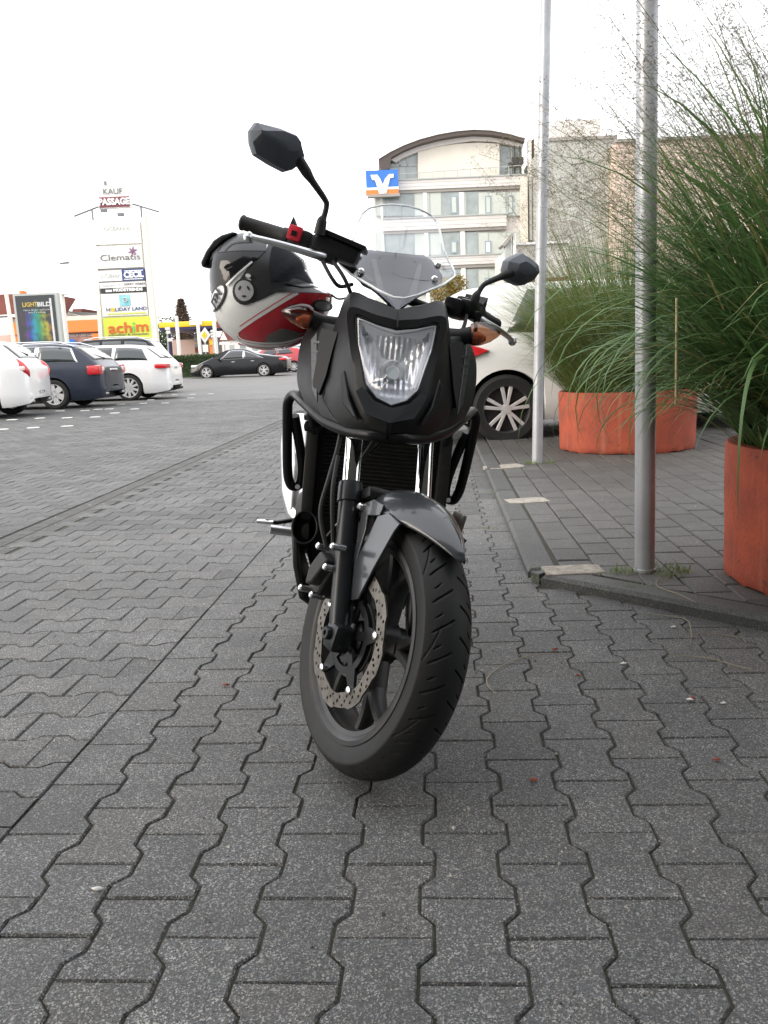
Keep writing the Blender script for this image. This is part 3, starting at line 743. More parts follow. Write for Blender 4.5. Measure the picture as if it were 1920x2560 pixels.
sF = [(.216, .580, .975), (.236, .545, .910), (.230, .500, .825), (.188, .440, .763), (.112, .340, .727), (.036, .24, .722)]
for sx in (1, -1):
    sp_ = patch([[(CX + sx * x, y, z) for x, y, z in map(nf, c)] for c in (sC, sD, sE, sF)], 'side_fairing', 'm_matt', bike, linear=True, angle=22, off=0)
    vt = MB(); vq = [(.136, .350, .968), (.176, .395, .976), (.194, .392, .90), (.186, .350, .832), (.170, .335, .812), (.156, .326, .86), (.146, .342, .92)]
    vt.prism([(CX + sx * x, y - .010, z) for x, y, z in map(nf, vq)], (sx * .55, -.8, .1), .012); ve = vt.build('side_vent', 'm_dark', sp_)
    for k in range(5):
        sl = MB(); x, y, z = nf((.169 + .002 * k, .352 + .009 * k, .845 + k * .024)); sl.box((CX + sx * x, y - .013, z), (.044, .016, .006), Matrix.Rotation(sx * .65, 3, 'Z')); sl.build('vent_slat', 'm_cover', sp_, smooth=False)
    tb = MB(); tb.prism([(CX + sx * x, y - .012, z) for x, y, z in map(nf, ((.190, .40, .965), (.204, .415, .945), (.190, .350, .825), (.174, .325, .793)))], (sx * .5, -.8, .2), .006); tb.build('vent_trim', 'm_cover', sp_, bevel=.002)
    # crease blade where the nose meets the bib
    cr_ = MB(); cr_.prism([(CX + sx * x, y - .006, z) for x, y, z in map(nf, ((.112, .262, .882), (.125, .262, .862), (.112, .225, .802), (.085, .198, .775), (.070, .182, .768), (.095, .212, .815)))], (sx * .4, -.9, .15), .010); cr_.build('nose_crease', 'm_matt', nose, bevel=.004)

# --- headlight ------------------------------------------------------------------------
def full(c, dy=0, k=1.0, cz=.905): return [(CX + s_ * nf(p)[0] * k, nf(p)[1] + dy, cz + (nf(p)[2] - cz) * k) for s_, idx in ((1, range(8)), (-1, range(6, 0, -1))) for p in [c[i] for i in idx]]
hl_c = full(cA, .004, .985)
oc = [Vector(p) for p in full(cA, .010, .985)]; oc = [oc[i].lerp(oc[(i + 1) % 14], k / 8) for i in range(14) for k in range(8)]
cen = Vector((CX, .168, .892)); NRg = 22; mb = MB(); vs = [cen]
for j in range(1, NRg + 1):
    for p in oc:
        q = j / NRg; v = cen.lerp(p, q); v.y = cen.y + (p.y - cen.y) * q ** 2.4
        if q < .9: v.y += .0022 * math.cos((v.x - CX) * 2 * math.pi / .0125) * min(1, (1 - q) * 5) * min(1, q * 3) + .0015 * math.cos((v.z - .83) * 2 * math.pi / .020) * (1 if v.z < .868 else 0)
        vs.append(v)
n = len(oc); mb.add(vs, [(0, 1 + i, 1 + (i + 1) % n) for i in range(n)] + [(1 + j * n + i, 1 + j * n + (i + 1) % n, 1 + (j + 1) * n + (i + 1) % n, 1 + (j + 1) * n + i) for j in range(NRg - 1) for i in range(n)])
hl = mb.build('headlight', 'm_reflector', bike, angle=60)
mb = MB(); N_ = 14                                                  # bulged clear lens
rings = [hl_c, full(cA, -.004, .93), full(cA, -.010, .7), full(cA, -.013, .35)]
mb.loft(rings, caps=False); mb.add(rings[-1], [tuple(range(14))]); mb.build('headlight_lens', 'm_lens', hl, angle=60)
mb = MB(); mb.tube(hl_c + [hl_c[0]], .0035, n=6, cap=False); mb.build('lens_seal', 'm_black', hl)
# inner bezel, sky reflection painted as near-white: V-shaped brow with two points
brow = [(0, .262, .974), (.046, .266, .985), (.091, .276, 1.002), (.086, .268, .968), (.070, .272, .958), (.036, .272, .962), (0, .27, .946)]
mb = MB(); P = [(CX + x, y, z) for x, y, z in map(nf, brow)] + [(CX - x, y, z) for x, y, z in map(nf, reversed(brow[1:-1]))]; mb.prism(P, (0, 1, -.2), .012); mb.build('brow_reflector', 'm_skyshine', hl, bevel=.003)
for sx in (-1, 1):
    mb = MB(); mb.prism([(CX + sx * x, y, z) for x, y, z in map(nf, ((.092, .275, 1.0), (.086, .262, .945), (.071, .236, .893), (.058, .212, .850), (.048, .212, .858), (.060, .238, .90), (.072, .262, .95), (.078, .275, .985)))], (sx * .4, 1, .2), .008); mb.build('side_reflector', 'm_skyshine', hl, bevel=.002)  # near-white colour stands in for sky reflection in chrome
    mb = MB(); mb.prism([(CX + sx * x, y, z) for x, y, z in map(nf, ((.080, .268, .988), (.062, .266, .978), (.066, .266, .966), (.080, .262, .966)))], (0, 1, 0), .006); mb.build('parking_lamp', 'm_bluegrey', hl)
mb = MB(); mb.lathe([(0, 0), (0, .014), (.004, .0165), (.03, .0175), (.04, .016)], (CX, .135, .887), axis='y', n=28); mb.build('bulb_shield', 'm_chrome', hl)
mb = MB(); mb.lathe([(.0, .026), (.004, .029), (.012, .026)], (CX, .158, .887), axis='y', n=28, closed=True); mb.build('bulb_ring', 'm_alu', hl)
# black lip below the lamp
mb = MB(); q = [(.0, .150, .806), (.040, .160, .818), (.069, .186, .846), (.084, .197, .835), (.056, .168, .786), (0, .150, .772)]; q2 = q[:6]
T_, B_ = q[:3], q[3:]
P = [(CX + x, y - .004, z) for x, y, z in map(nf, T_ + B_)] + [(CX - x, y - .004, z) for x, y, z in map(nf, (B_[1], B_[0], T_[2], T_[1]))]
mb.prism(P, (0, 1, -.5), .005); mb.build('lamp_lip', 'm_gloss', nose)

# --- windscreen and dash ----------------------------------------------------------------
def screen_pt(u, v):
    """u -1..1 across, v 0..1 up"""
    prof = [(0, .205, 1.027), (.12, .240, 1.062), (.3, .310, 1.114), (.5, .384, 1.185), (.75, .470, 1.26), (1, .535, 1.322)]
    for a, b in zip(prof, prof[1:]):
        if v <= b[0] + 1e-9:
            f_ = (v - a[0]) / (b[0] - a[0]); y = a[1] + (b[1] - a[1]) * f_; z = a[2] + (b[2] - a[2]) * f_; break
    hw = np.interp(v, [0, .04, .16, .26, .40, .55, .72, .86, .94, .985, 1], [.012, .045, .112, .146, .138, .118, .110, .100, .082, .048, .022])
    lift = np.interp(v, [0, .3, .45, 1], [.03, .035, .01, -.004])     # lower wings rise towards the shoulders
    return Vector((CX + u * hw, y + .085 * (hw * u / .145) ** 2, z + lift * (abs(u) ** 2) * 1.0))
mb = MB(); NU, NV = 25, 49
mb.add([screen_pt(-1 + 2 * i / (NU - 1), (j / (NV - 1))) for j in range(NV) for i in range(NU)], [(j * NU + i, j * NU + i + 1, (j + 1) * NU + i + 1, (j + 1) * NU + i) for j in range(NV - 1) for i in range(NU - 1)])
scr = mb.build('windscreen', 'm_screen', bike, angle=60)
edge = [screen_pt(1, j / 60) for j in range(61)] + [screen_pt(-1, j / 60) for j in range(60, -1, -1)]
mb = MB(); mb.tube(edge + [edge[0]], .0028, n=6, cap=False); mat('m_edge', (.75, .78, .80), .15, spec=.8); mb.build('screen_edge', 'm_edge', scr)
for u, v in ((-.72, .40), (-.62, .27), (.72, .40), (.62, .27)):
    p = screen_pt(u, v); mb = MB(); mb.lathe([(-.010, 0), (-.010, .005), (-.006, .0085), (.0, .0095), (.004, .008), (.012, .006)], p, axis='y', n=16); mb.build('screw', 'm_bolt', scr)
def dash_pt(u, v):
    q = screen_pt(u, .02 + v * .50); hw = np.interp(v, [0, .25, .6, .85, .95, 1], [.75, .86, .82, .80, .72, .60])
    return Vector((CX + (q.x - CX) * hw * (1.0 if v < .5 else 1 - .02 * v), q.y + .034 + .03 * v, q.z - .006))
mb = MB(); mb.add([dash_pt(-1 + 2 * i / 16, j / 16) for j in range(17) for i in range(17)], [(j * 17 + i, j * 17 + i + 1, (j + 1) * 17 + i + 1, (j + 1) * 17 + i) for j in range(16) for i in range(16)])
mat('m_dash', (.010, .014, .024), .55, spec=.25, var=.1); dsh = mb.build('dash_panel', 'm_dash', bike, thick=.004)
mb = MB()
for sx in (-1, 1): mb.prism([dash_pt(sx * .45, .1), dash_pt(sx * .62, .2), dash_pt(sx * .62, .85), dash_pt(sx * .52, .85)], (0, 1, -.6), .006)
mb.prism([dash_pt(-.5, .88) + Vector((0, -.004, 0)), dash_pt(.5, .88) + Vector((0, -.004, 0)), dash_pt(.48, .94) + Vector((0, -.004, 0)), dash_pt(-.48, .94) + Vector((0, -.004, 0))], (0, 1, -.6), .006)
mb.build('dash_ribs', 'm_black', dsh, bevel=.001)
mb = MB(); mb.box((CX, .52, 1.16), (.15, .04, .07), Matrix.Rotation(-.6, 3, 'X'), bev=.015); mb.build('instrument_pod', 'm_black', bike)

# --- turn signals -------------------------------------------------------------------------
for sx in (-1, 1):
    mb = MB(); mb.tube([(CX + sx * .135, .40, .985), (CX + sx * .175, .40, .992), (CX + sx * .205, .398, .997)], [.025, .019, .023], n=14)
    sg = mb.build('turn_signal', 'm_rough', bike)
    mb = MB(); rings = []
    for f_, hh, dd in ((0, .024, .024), (.15, .031, .028), (.4, .030, .030), (.7, .022, .024), (.92, .010, .012), (1, .003, .004)):
        rings.append([(CX + sx * (.2 + .082 * f_), .395 + dd * .9 * math.cos(a) + .012 * f_, 1.0 + hh * math.sin(a) + .010 * f_) for a in np.linspace(0, 2 * math.pi, 16, endpoint=False)])
    mb.loft(rings); mb.build('signal_lens', 'm_smoke', sg)
    mb = MB(); mb.tube([(CX + sx * .208, .398, .990), (CX + sx * .225, .398, .990), (CX + sx * .243, .40, .992)], [.017, .018, .006], n=12); mb.build('amber_bulb', 'm_amber', sg)

# --- crash bars ---------------------------------------------------------------------------
for sx in (-1, 1):
    P = [(sx * .004, .083, .747), (sx * .04, .090, .746), (sx * .085, .140, .745), (sx * .145, .225, .757), (sx * .20, .335, .788), (sx * .232, .425, .802), (sx * .249, .445, .785), (sx * .250, .465, .74), (sx * .243, .520, .60), (sx * .235, .545, .553), (sx * .222, .555, .542), (sx * .205, .550, .556), (sx * .205, .52, .62), (sx * .232, .47, .745)]
    mb = MB(); mb.tube([(CX + x, y, z) for x, y, z in P], .0135, n=14, smooth=6)
    cb = mb.build('crash_bar', 'm_black', bike)
    mb = MB(); mb.tube([(CX + sx * .205, .53, .60), (CX + sx * .15, .56, .595)], .011, n=10); mb.tube([(CX + sx * .19, .40, .78), (CX + sx * .175, .46, .70), (CX + sx * .165, .52, .60)], .010, n=10); mb.build('bar_bracket', 'm_black', cb)
    mb = MB(); mb.lathe([(-.004, 0), (-.004, .007), (.004, .007)], (CX + sx * .212, .535, .545), axis='y', n=12); mb.build('bolt', 'm_bolt', cb)

# --- handlebar, controls, mirrors -------------------------------------------------------------
mb = MB(); mb.tube([(-.36, .532, 1.126), (-.27, .475, 1.128), (-.20, .43, 1.12), (-.12, .395, 1.085), (-.09, .385, 1.075), (.09, .385, 1.075), (.12, .395, 1.085), (.20, .43, 1.12), (.27, .475, 1.128), (.36, .532, 1.126)], .0115, n=12, smooth=5); mb.build('handlebar', 'm_black', bike, fn=stf)
HB = math.atan2(.095, .16)
for sx in (-1, 1):
    RZ = Matrix.Rotation(sx * HB, 3, 'Z')
    def hb(d, up=0, fw=0):                                     # point along the bar end, d from the grip tip inward
        return Vector((sx * (.398 - d * .86), .555 - d * .51, 1.125)) + RZ @ Vector((0, -fw, 0)) + Vector((0, 0, up))
    mb = MB(); mb.tube([hb(-.004), hb(0), hb(.004), hb(.008), hb(.105), hb(.108), hb(.122), hb(.124)], [.014, .019, .0195, .0175, .0180, .0205, .0205, .014], n=20); gp = mb.build('grip', 'm_rough', bike, fn=stf)
    mb = MB(); mb.box(hb(.152), (.058, .046, .050), RZ, bev=.012); mb.box(hb(.205), (.062, .040, .040), RZ, bev=.01)
    mb.prism([hb(.118, .018), hb(.122, .048), hb(.140, .024)], RZ @ Vector((0, 1, 0)), .03); mb.prism([hb(.178, .016), hb(.196, .034), hb(.20, .014)], RZ @ Vector((0, 1, 0)), .03); sw_ = mb.build('switch_housing', 'm_rough', bike, fn=stf)
    if sx < 0:
        mb = MB(); mb.box(hb(.140, .008, .028), (.034, .018, .036), RZ, bev=.005); ks = mb.build('kill_switch', 'm_redplastic', sw_, fn=stf)
        mb = MB(); mb.box(hb(.140, .006, .0375), (.013, .004, .012), RZ); mb.build('switch_symbol', 'm_black', ks, fn=stf)
        T_ = RZ @ Matrix.Rotation(.10, 3, 'Y')
        mb = MB(); mb.box((-.205, .385, 1.120), (.115, .055, .042), T_, bev=.014); mb.box((-.20, .382, 1.146), (.128, .062, .012), T_, bev=.004)
        mb.build('brake_reservoir', 'm_black', bike, fn=stf)
    else:
        mb = MB(); mb.box((.205, .40, 1.112), (.08, .045, .040), RZ, bev=.012); mb.box((.165, .40, 1.10), (.06, .05, .05), RZ, bev=.012); mb.build('clutch_perch', 'm_black', bike, fn=stf)
    mb = MB(); mb.tube([(sx * .225, .385, 1.098), (sx * .255, .378, 1.092), (sx * .31, .392, 1.089), (sx * .36, .420, 1.087), (sx * .388, .440, 1.085), (sx * .396, .446, 1.084)], [.012, .010, .0085, .0075, .0075, .009], n=12, smooth=5)
    mb.lathe([(-.013, 0.002), (-.009, .0095), (0, .013), (.009, .0095), (.013, .002)], (sx * .401, .449, 1.083), axis='z', n=16)
    mb.build('brake_lever' if sx < 0 else 'clutch_lever', 'm_alu', bike, fn=stf)
    mb = MB(); mb.box((sx * .222, .388, 1.098), (.05, .038, .026), RZ, bev=.008); mb.build('lever_pivot', 'm_black', bike, fn=stf)
    if sx < 0: S = [(-.262, .375, 1.138), (-.266, .372, 1.168), (-.265, .370, 1.180), (-.267, .368, 1.202), (-.275, .366, 1.214), (-.318, .363, 1.240), (-.338, .362, 1.253), (-.365, .362, 1.272)]
    else: S = [(.211, .395, 1.105), (.209, .393, 1.145), (.213, .392, 1.163), (.219, .392, 1.180), (.230, .393, 1.193), (.261, .396, 1.217), (.283, .398, 1.234), (.30, .40, 1.245)]
    mb = MB(); mb.tube(S, [.014, .012, .0068, .0065, .007, .0085, .0125, .013], n=12, smooth=4); ms = mb.build('mirror', 'm_rough', bike, fn=stf)
    if sx < 0: O = [(-.485, 1.287), (-.478, 1.307), (-.425, 1.317), (-.386, 1.319), (-.365, 1.303), (-.351, 1.284), (-.352, 1.268), (-.368, 1.247), (-.384, 1.236), (-.42, 1.238), (-.461, 1.244), (-.476, 1.263)]; yc = .36; I_ = [(-.470, 1.289), (-.462, 1.291), (-.42, 1.308), (-.388, 1.310), (-.376, 1.302), (-.37, 1.29), (-.376, 1.283), (-.388, 1.277), (-.398, 1.272), (-.42, 1.273), (-.45, 1.28), (-.466, 1.285)]
    else: O = [(.279, 1.245), (.277, 1.268), (.284, 1.278), (.311, 1.302), (.342, 1.300), (.374, 1.292), (.385, 1.276), (.377, 1.252), (.35, 1.227), (.338, 1.221), (.30, 1.221), (.288, 1.228)]; yc = .40; I_ = [(.300, 1.258), (.299, 1.268), (.303, 1.272), (.316, 1.281), (.335, 1.280), (.352, 1.275), (.356, 1.268), (.350, 1.258), (.335, 1.250), (.328, 1.248), (.315, 1.248), (.304, 1.252)]
    cx_ = sum(p[0] for p in O) / len(O); cz_ = sum(p[1] for p in O) / len(O); mb = MB()
    def ring(k, y): return [(cx_ + (x - cx_) * k, y, cz_ + (z - cz_) * k) for x, z in O]
    mb.loft([ring(.985, yc + .030), ring(1, yc + .024), ring(1, yc + .012), ring(.965, yc), [(x, yc - .022, z) for x, z in I_], [(sum(p[0] for p in I_) / 12 + (x - sum(p[0] for p in I_) / 12) * .3, yc - .024, sum(p[1] for p in I_) / 12 + (z - sum(p[1] for p in I_) / 12) * .3) for x, z in I_]])
    mb.build('mirror_shell', 'm_mirror_glare', ms, fn=stf, angle=24)  # blue-grey lift over black plastic stands in for sky sheen and glare
    mb = MB(); mb.prism(ring(.92, yc + .0315), (0, 1, 0), .002); mb.build('mirror_glass', 'm_chrome', ms, fn=stf)
for cable in (((-.22, .38, 1.10), (-.19, .33, 1.06), (-.15, .34, 1.02), (-.11, .40, .97)), ((-.24, .38, 1.09), (-.215, .34, 1.05), (-.185, .35, 1.04), (-.14, .39, 1.06)), ((.22, .38, 1.09), (.20, .33, 1.05), (.16, .34, 1.02), (.12, .39, .97)), ((.19, .38, 1.10), (.16, .33, 1.04), (.12, .36, 1.0))):
    mb = MB(); mb.tube(cable, .005, n=8, smooth=5); mb.build('control_cable', 'm_rough', bike, fn=stf)
# ------------------------------------------------------------------ helmet hung from the right handlebar
mat('m_hwhite', (.80, .82, .82), .22, coat=.8, var=.05)
mat('m_hred', (.52, .022, .036), .25, coat=.8, var=.12, vscale=10)
mat('m_hgrey', (.17, .17, .16), .35, coat=.4)
mat('m_hblack', (.018, .019, .021), .45, bump=.1, bscale=400)
mat('m_hlining', (.010, .012, .016), .95, bump=.5, bscale=120)
mat('m_visor', (.010, .010, .012), .06, spec=.4)
mat('m_hsilver', (.70, .71, .73), .3, metal=.3)
HC = at(673.6, 732.8, 2.36); HS = .217 * 2.36 / CAM_F * 1.02
helm = thing('helmet', 'white and red full face helmet with dark visor hanging upside down from the handlebar', 'helmet', HC, (R(2), R(2.5), R(-2)))
H0 = (800., 750.)
OUT = [(162, 520), (158, 640), (166, 740), (185, 920), (215, 1050), (300, 1165), (450, 1275), (600, 1342), (800, 1372), (1000, 1342), (1200, 1252), (1330, 1135), (1425, 1000), (1482, 850), (1490, 765), (1400, 715), (1300, 655), (1225, 520), (1200, 410), (1090, 310), (900, 185), (700, 132), (500, 132), (350, 212), (210, 325), (172, 420)]
_oa = sorted([(math.atan2(-(b - H0[1]), a - H0[0]), math.hypot(a - H0[0], b - H0[1])) for a, b in OUT])
_A = np.array([x[0] for x in _oa]); _Rr = np.array([x[1] for x in _oa]); _A = np.r_[_A[-1] - 2 * np.pi, _A, _A[0] + 2 * np.pi]; _Rr = np.r_[_Rr[-1], _Rr, _Rr[0]]
def hsurf(a, b, off=0., back=False):
    x, z = a - H0[0], -(b - H0[1]); r_ = math.hypot(x, z); th = math.atan2(z, x); Rm = float(np.interp(th, _A, _Rr)); q = min(1, r_ / Rm)
    w = .128 * (1 - q ** 2.5) ** .5
    return Vector((x * HS * (1 + off * 3), (w + off) * (1 if back else -1), z * HS * (1 + off * 3)))
mb = MB(); NA = 72; NR = 14; rows = []
for side in (0, 1):
    vs = []
    for j in range(NR + 1):
        q = math.sin(j / NR * math.pi / 2)
        for i in range(NA):
            th = -math.pi + 2 * math.pi * i / NA; Rm = float(np.interp(th, _A, _Rr)); vs.append(hsurf(H0[0] + Rm * q * math.cos(th), H0[1] - Rm * q * math.sin(th), 0, side == 1))
    mb.add(vs, [(j * NA + i, j * NA + (i + 1) % NA, (j + 1) * NA + (i + 1) % NA, (j + 1) * NA + i) for j in range(NR) for i in range(NA)])
sh = mb.build('shell', 'm_hwhite', helm, angle=180)
bm = bmesh.new(); bm.from_mesh(sh.data); bmesh.ops.remove_doubles(bm, verts=bm.verts, dist=.0004); bmesh.ops.recalc_face_normals(bm, faces=bm.faces); bm.to_mesh(sh.data); bm.free()
def hpatch(poly, off, nm, m, par=None, n=7, back=True, sub=6):
    P = []
    for (a, b), (c, d) in zip(poly, poly[1:] + poly[:1]): P += [(a + (c - a) * k / sub, b + (d - b) * k / sub) for k in range(sub)]
    ca, cb = sum(p[0] for p in poly) / len(poly), sum(p[1] for p in poly) / len(poly); N = len(P)
    for bk in ((False, True) if back else (False,)):
        mb = MB(); vs = [hsurf(ca, cb, off, bk)]
        for j in range(1, n + 1): vs += [hsurf(ca + (a - ca) * j / n, cb + (b - cb) * j / n, off, bk) for a, b in P]
        vs += [hsurf(a, b, -.002, bk) for a, b in P]
        fs = [(0, 1 + i, 1 + (i + 1) % N) for i in range(N)] + [(1 + j * N + i, 1 + j * N + (i + 1) % N, 1 + (j + 1) * N + (i + 1) % N, 1 + (j + 1) * N + i) for j in range(n) for i in range(N)]
        mb.add(vs, fs); o = mb.build(nm, m, par or helm, angle=50)
    return o
def stripe(pts, w_, off, nm, m):
    pts = spline([(a, b, 0) for a, b in pts], [0] * len(pts), 6)[0]; L_s, R_s = [], []
    for i, p in enumerate(pts):
        t = (pts[min(i + 1, len(pts) - 1)] - pts[max(0, i - 1)]).normalized(); n_ = Vector((-t.y, t.x, 0)) * w_ / 2; L_s.append(hsurf(p.x + n_.x, p.y + n_.y, off)); R_s.append(hsurf(p.x - n_.x, p.y - n_.y, off))
    mb = MB(); mb.loft([[a, b] for a, b in zip(L_s, R_s)], closed=False, caps=False); return mb.build(nm, m, helm)
hpatch([(476, 1210), (500, 1165), (560, 1120), (1180, 764), (1485, 764), (1478, 850), (1422, 995), (1325, 1125), (1200, 1235), (1000, 1290), (800, 1300), (600, 1278), (490, 1245)], .0012, 'red_panel', 'm_hred', n=9)
hpatch([(775, 1287), (835, 1192), (990, 1122), (1190, 1175), (1110, 1235), (950, 1282)], .0022, 'grey_panel', 'm_hgrey')
stripe([(1170, 768), (860, 950), (545, 1135), (500, 1180), (512, 1225), (600, 1258), (800, 1280), (1000, 1270), (1190, 1215)], 20, .0024, 'pinstripe', 'm_hwhite')
stripe([(1110, 768), (850, 922), (540, 1105)], 10, .0024, 'pinstripe', 'm_hred')
stripe([(440, 1290), (600, 1325), (800, 1345), (1000, 1322), (1190, 1245)], 18, .0022, 'pinstripe', 'm_hred')
hpatch([(700, 625), (900, 660), (1300, 672), (1480, 760), (1100, 757), (950, 764), (800, 832), (700, 868), (640, 820)], .0020, 'jaw_trim', 'm_hblack')
hpatch([(835, 345), (880, 185), (960, 230), (1195, 412), (1220, 520), (1300, 660), (1200, 668), (900, 662), (740, 640), (640, 610), (560, 650), (700, 470)], .0018, 'jaw_guard', 'm_hblack')
hpatch([(895, 300), (960, 245), (1180, 420), (1212, 530), (1290, 655), (1150, 640), (900, 655), (880, 480)], .0030, 'lining', 'm_hlining', back=False)
hpatch([(1040, 672), (1120, 620), (1180, 630), (1310, 690), (1200, 700)], .006, 'chin_strap_tab', 'm_hblack', back=False)
hpatch([(158, 500), (180, 420), (212, 325), (350, 214), (500, 135), (700, 135), (830, 185), (842, 346), (560, 342), (310, 352), (200, 430)], .0030, 'chin_bar', 'm_hgrey' if 0 else 'm_chin' if 'm_chin' in MATS else mat('m_chin', (.060, .064, .070), .4, var=.1))
for pts in ([(400, 340), (500, 262), (700, 250)],): stripe(pts, 16, .0042, 'vent_slot', 'm_hblack')
stripe([(310, 350), (560, 343), (840, 346)], 7, .0042, 'visor_seam', 'm_hblack'); stripe([(310, 345), (385, 215)], 8, .0042, 'visor_seam', 'm_hblack')
hpatch([(172, 640), (178, 510), (200, 436), (310, 358), (560, 350), (830, 352), (760, 430), (700, 462), (560, 570), (430, 680), (330, 690), (220, 760), (176, 710)], .0036, 'visor', 'm_visor')
stripe([(712, 458), (580, 562), (430, 688)], 20, .0050, 'visor_edge', 'm_hsilver')
def disc_poly(c, rx, ry, ang=0, n=22): return [(c[0] + rx * math.cos(t) * math.cos(ang) - ry * math.sin(t) * math.sin(ang), c[1] + rx * math.cos(t) * math.sin(ang) + ry * math.sin(t) * math.cos(ang)) for t in np.linspace(0, 2 * math.pi, n, endpoint=False)]
hpatch(disc_poly((622, 755), 128, 132), .0030, 'pivot_ring', 'm_hblack', sub=2)
pv = hpatch(disc_poly((625, 745), 98, 102), .0062, 'pivot_cover', mat('m_hpivot', (.40, .41, .43), .35, metal=.2), sub=2)
for k in range(3):
    a = 2 * math.pi * k / 3 - .5; c = (625 + 52 * math.cos(a), 745 + 54 * math.sin(a)); hpatch(disc_poly(c, 24, 11, a + math.pi / 2, 14), .0070, 'recess', 'm_hblack', pv, n=3, sub=1)
hpatch(disc_poly((672, 598), 28, 20, .2, 12), .008, 'visor_button', 'm_hsilver', n=3, sub=1)
hpatch(disc_poly((300, 812), 165, 82, R(-52), 24), .0042, 'oval_badge', 'm_hblack', n=4, sub=1, back=False)
hpatch(disc_poly((300, 812), 148, 64, R(-52), 24), .0050, 'badge_field', 'm_hsilver', n=4, sub=1, back=False)
bp_ = hsurf(302, 812, .0064); bn = (hsurf(330, 812, .0064) - hsurf(270, 812, .0064)).normalized()
text('JTN', 118 * HS, 'm_hblack', helm, bp_ + Vector((0, -.004, 0)), (R(90), R(-50), math.atan2(bn.y, bn.x)), ext=.001, bold=.0012)
hpatch(disc_poly((1395, 888), 92, 62, .05, 20), .0042, 'oval_badge', 'm_hblack', n=4, sub=1, back=False)
hpatch(disc_poly((1398, 888), 70, 44, .05, 20), .0050, 'badge_field', 'm_hgrey', n=4, sub=1, back=False)
mb = MB(); sp = [(104, 440), (116, 484), (150, 498), (172, 425), (225, 335), (352, 222), (505, 138), (455, 130), (340, 162), (252, 215), (165, 325)]
mb.prism([Vector(((a - H0[0]) * HS, -.01, -(b - H0[1]) * HS)) for a, b in sp], (0, 1, 0), .085); mb.build('chin_spoiler', 'm_hblack', helm, bevel=.004)
mb = MB(); mb.tube([hsurf(1480, 770, .003), Vector(((1560 - 800) * HS, -.02, -(815 - 750) * HS)), Vector(((1650 - 800) * HS, .0, -(800 - 750) * HS))], .003, n=6, smooth=5); mb.build('strap', 'm_hblack', helm)

# ------------------------------------------------------------------ flag poles
mat('m_pole', (.40, .41, .43), .42, metal=.4, var=.12, vscale=4, alt=(.31, .32, .335), bump=.08, bscale=90, rvar=.12)
mat('m_moss', (.05, .075, .02), .9, var=.5, vscale=40)
def pole(lbl, base, top, r_, H=8.2):
    d = (Vector(top) - Vector(base)).normalized(); q = d.to_track_quat('Z', 'Y').to_euler()
    t = thing('flag_pole', lbl, 'pole', base, q, 'flag poles on the raised pavement')
    mb = MB(); n = 24; mb.lathe([(-.05, r_), (1, r_), (2, r_ * .995), (4, r_ * .95), (6, r_ * .85), (H, r_ * .7), (H, 0)], axis='z', n=n); mb.build('shaft', 'm_pole', t)
    mb = MB(); mb.lathe([(.0, r_ * 1.05), (.012, r_ * 1.05), (.014, r_)], axis='z', n=n); mb.build('base_collar', 'm_pole', t)
    mb = MB(); mb.lathe([(H, .0), (H, .05), (H + .05, .06), (H + .11, .03), (H + .12, 0)], axis='z', n=16); mb.build('finial', 'm_pole', t); return t
pole('slim grey metal flag pole standing before the far orange planter, beside the silver car', (1.216, 6.534, KH), (1.324, 6.60, 3.387), .041)
pole('thick grey metal flag pole near the kerb corner, bare concrete round its foot', (1.015, 3.20, KH), (1.011, 3.25, 2.12), .0385)

# ------------------------------------------------------------------ planters and grasses
mat('m_orange', (.33, .070, .036), .8, var=.22, vscale=7, bump=.7, bscale=70, alt=(.25, .060, .038), spec=.3)
mat('m_soil', (.035, .028, .02), .95, var=.4, vscale=40, bump=.6)
def planter(lbl, x, y, r_=.58, h=.505):
    t = thing('planter', lbl, 'planter', (x, y, KH), (0, 0, 0), 'orange planters on the raised pavement')
    mb = MB(); n = 96; prof = [(.012, r_ * .955), (.0, r_ * .97), (.012, r_ * .985), (.05, r_ * .988), (.2, r_ * .99), (h * .7, r_), (h - .012, r_), (h, r_ - .008), (h, r_ - .05), (h - .01, r_ - .06), (h - .09, r_ - .062)]
    mb.lathe(prof, axis='z', n=n)
    rr_ = random.Random(int(x * 100))
    mb.v = [(vx * (1 + .003 * math.sin(9 * math.atan2(vy, vx))), vy * (1 + .003 * math.sin(7 * math.atan2(vy, vx))), vz + (rr_.uniform(-.006, .008) if vz < .02 else 0)) for vx, vy, vz in mb.v]
    mb.build('bowl', 'm_orange', t, angle=50)
    mb = MB(); ring = [[(rr * math.cos(a), rr * math.sin(a), h - .055 + .03 * (1 - rr / r_) + rr_.uniform(-.008, .008)) for a in np.linspace(0, 2 * math.pi, 32, endpoint=False)] for rr in (r_ - .06, r_ * .6, r_ * .3, .02)]
    mb.loft(ring, caps=False); mb.build('soil', 'm_soil', t); return t
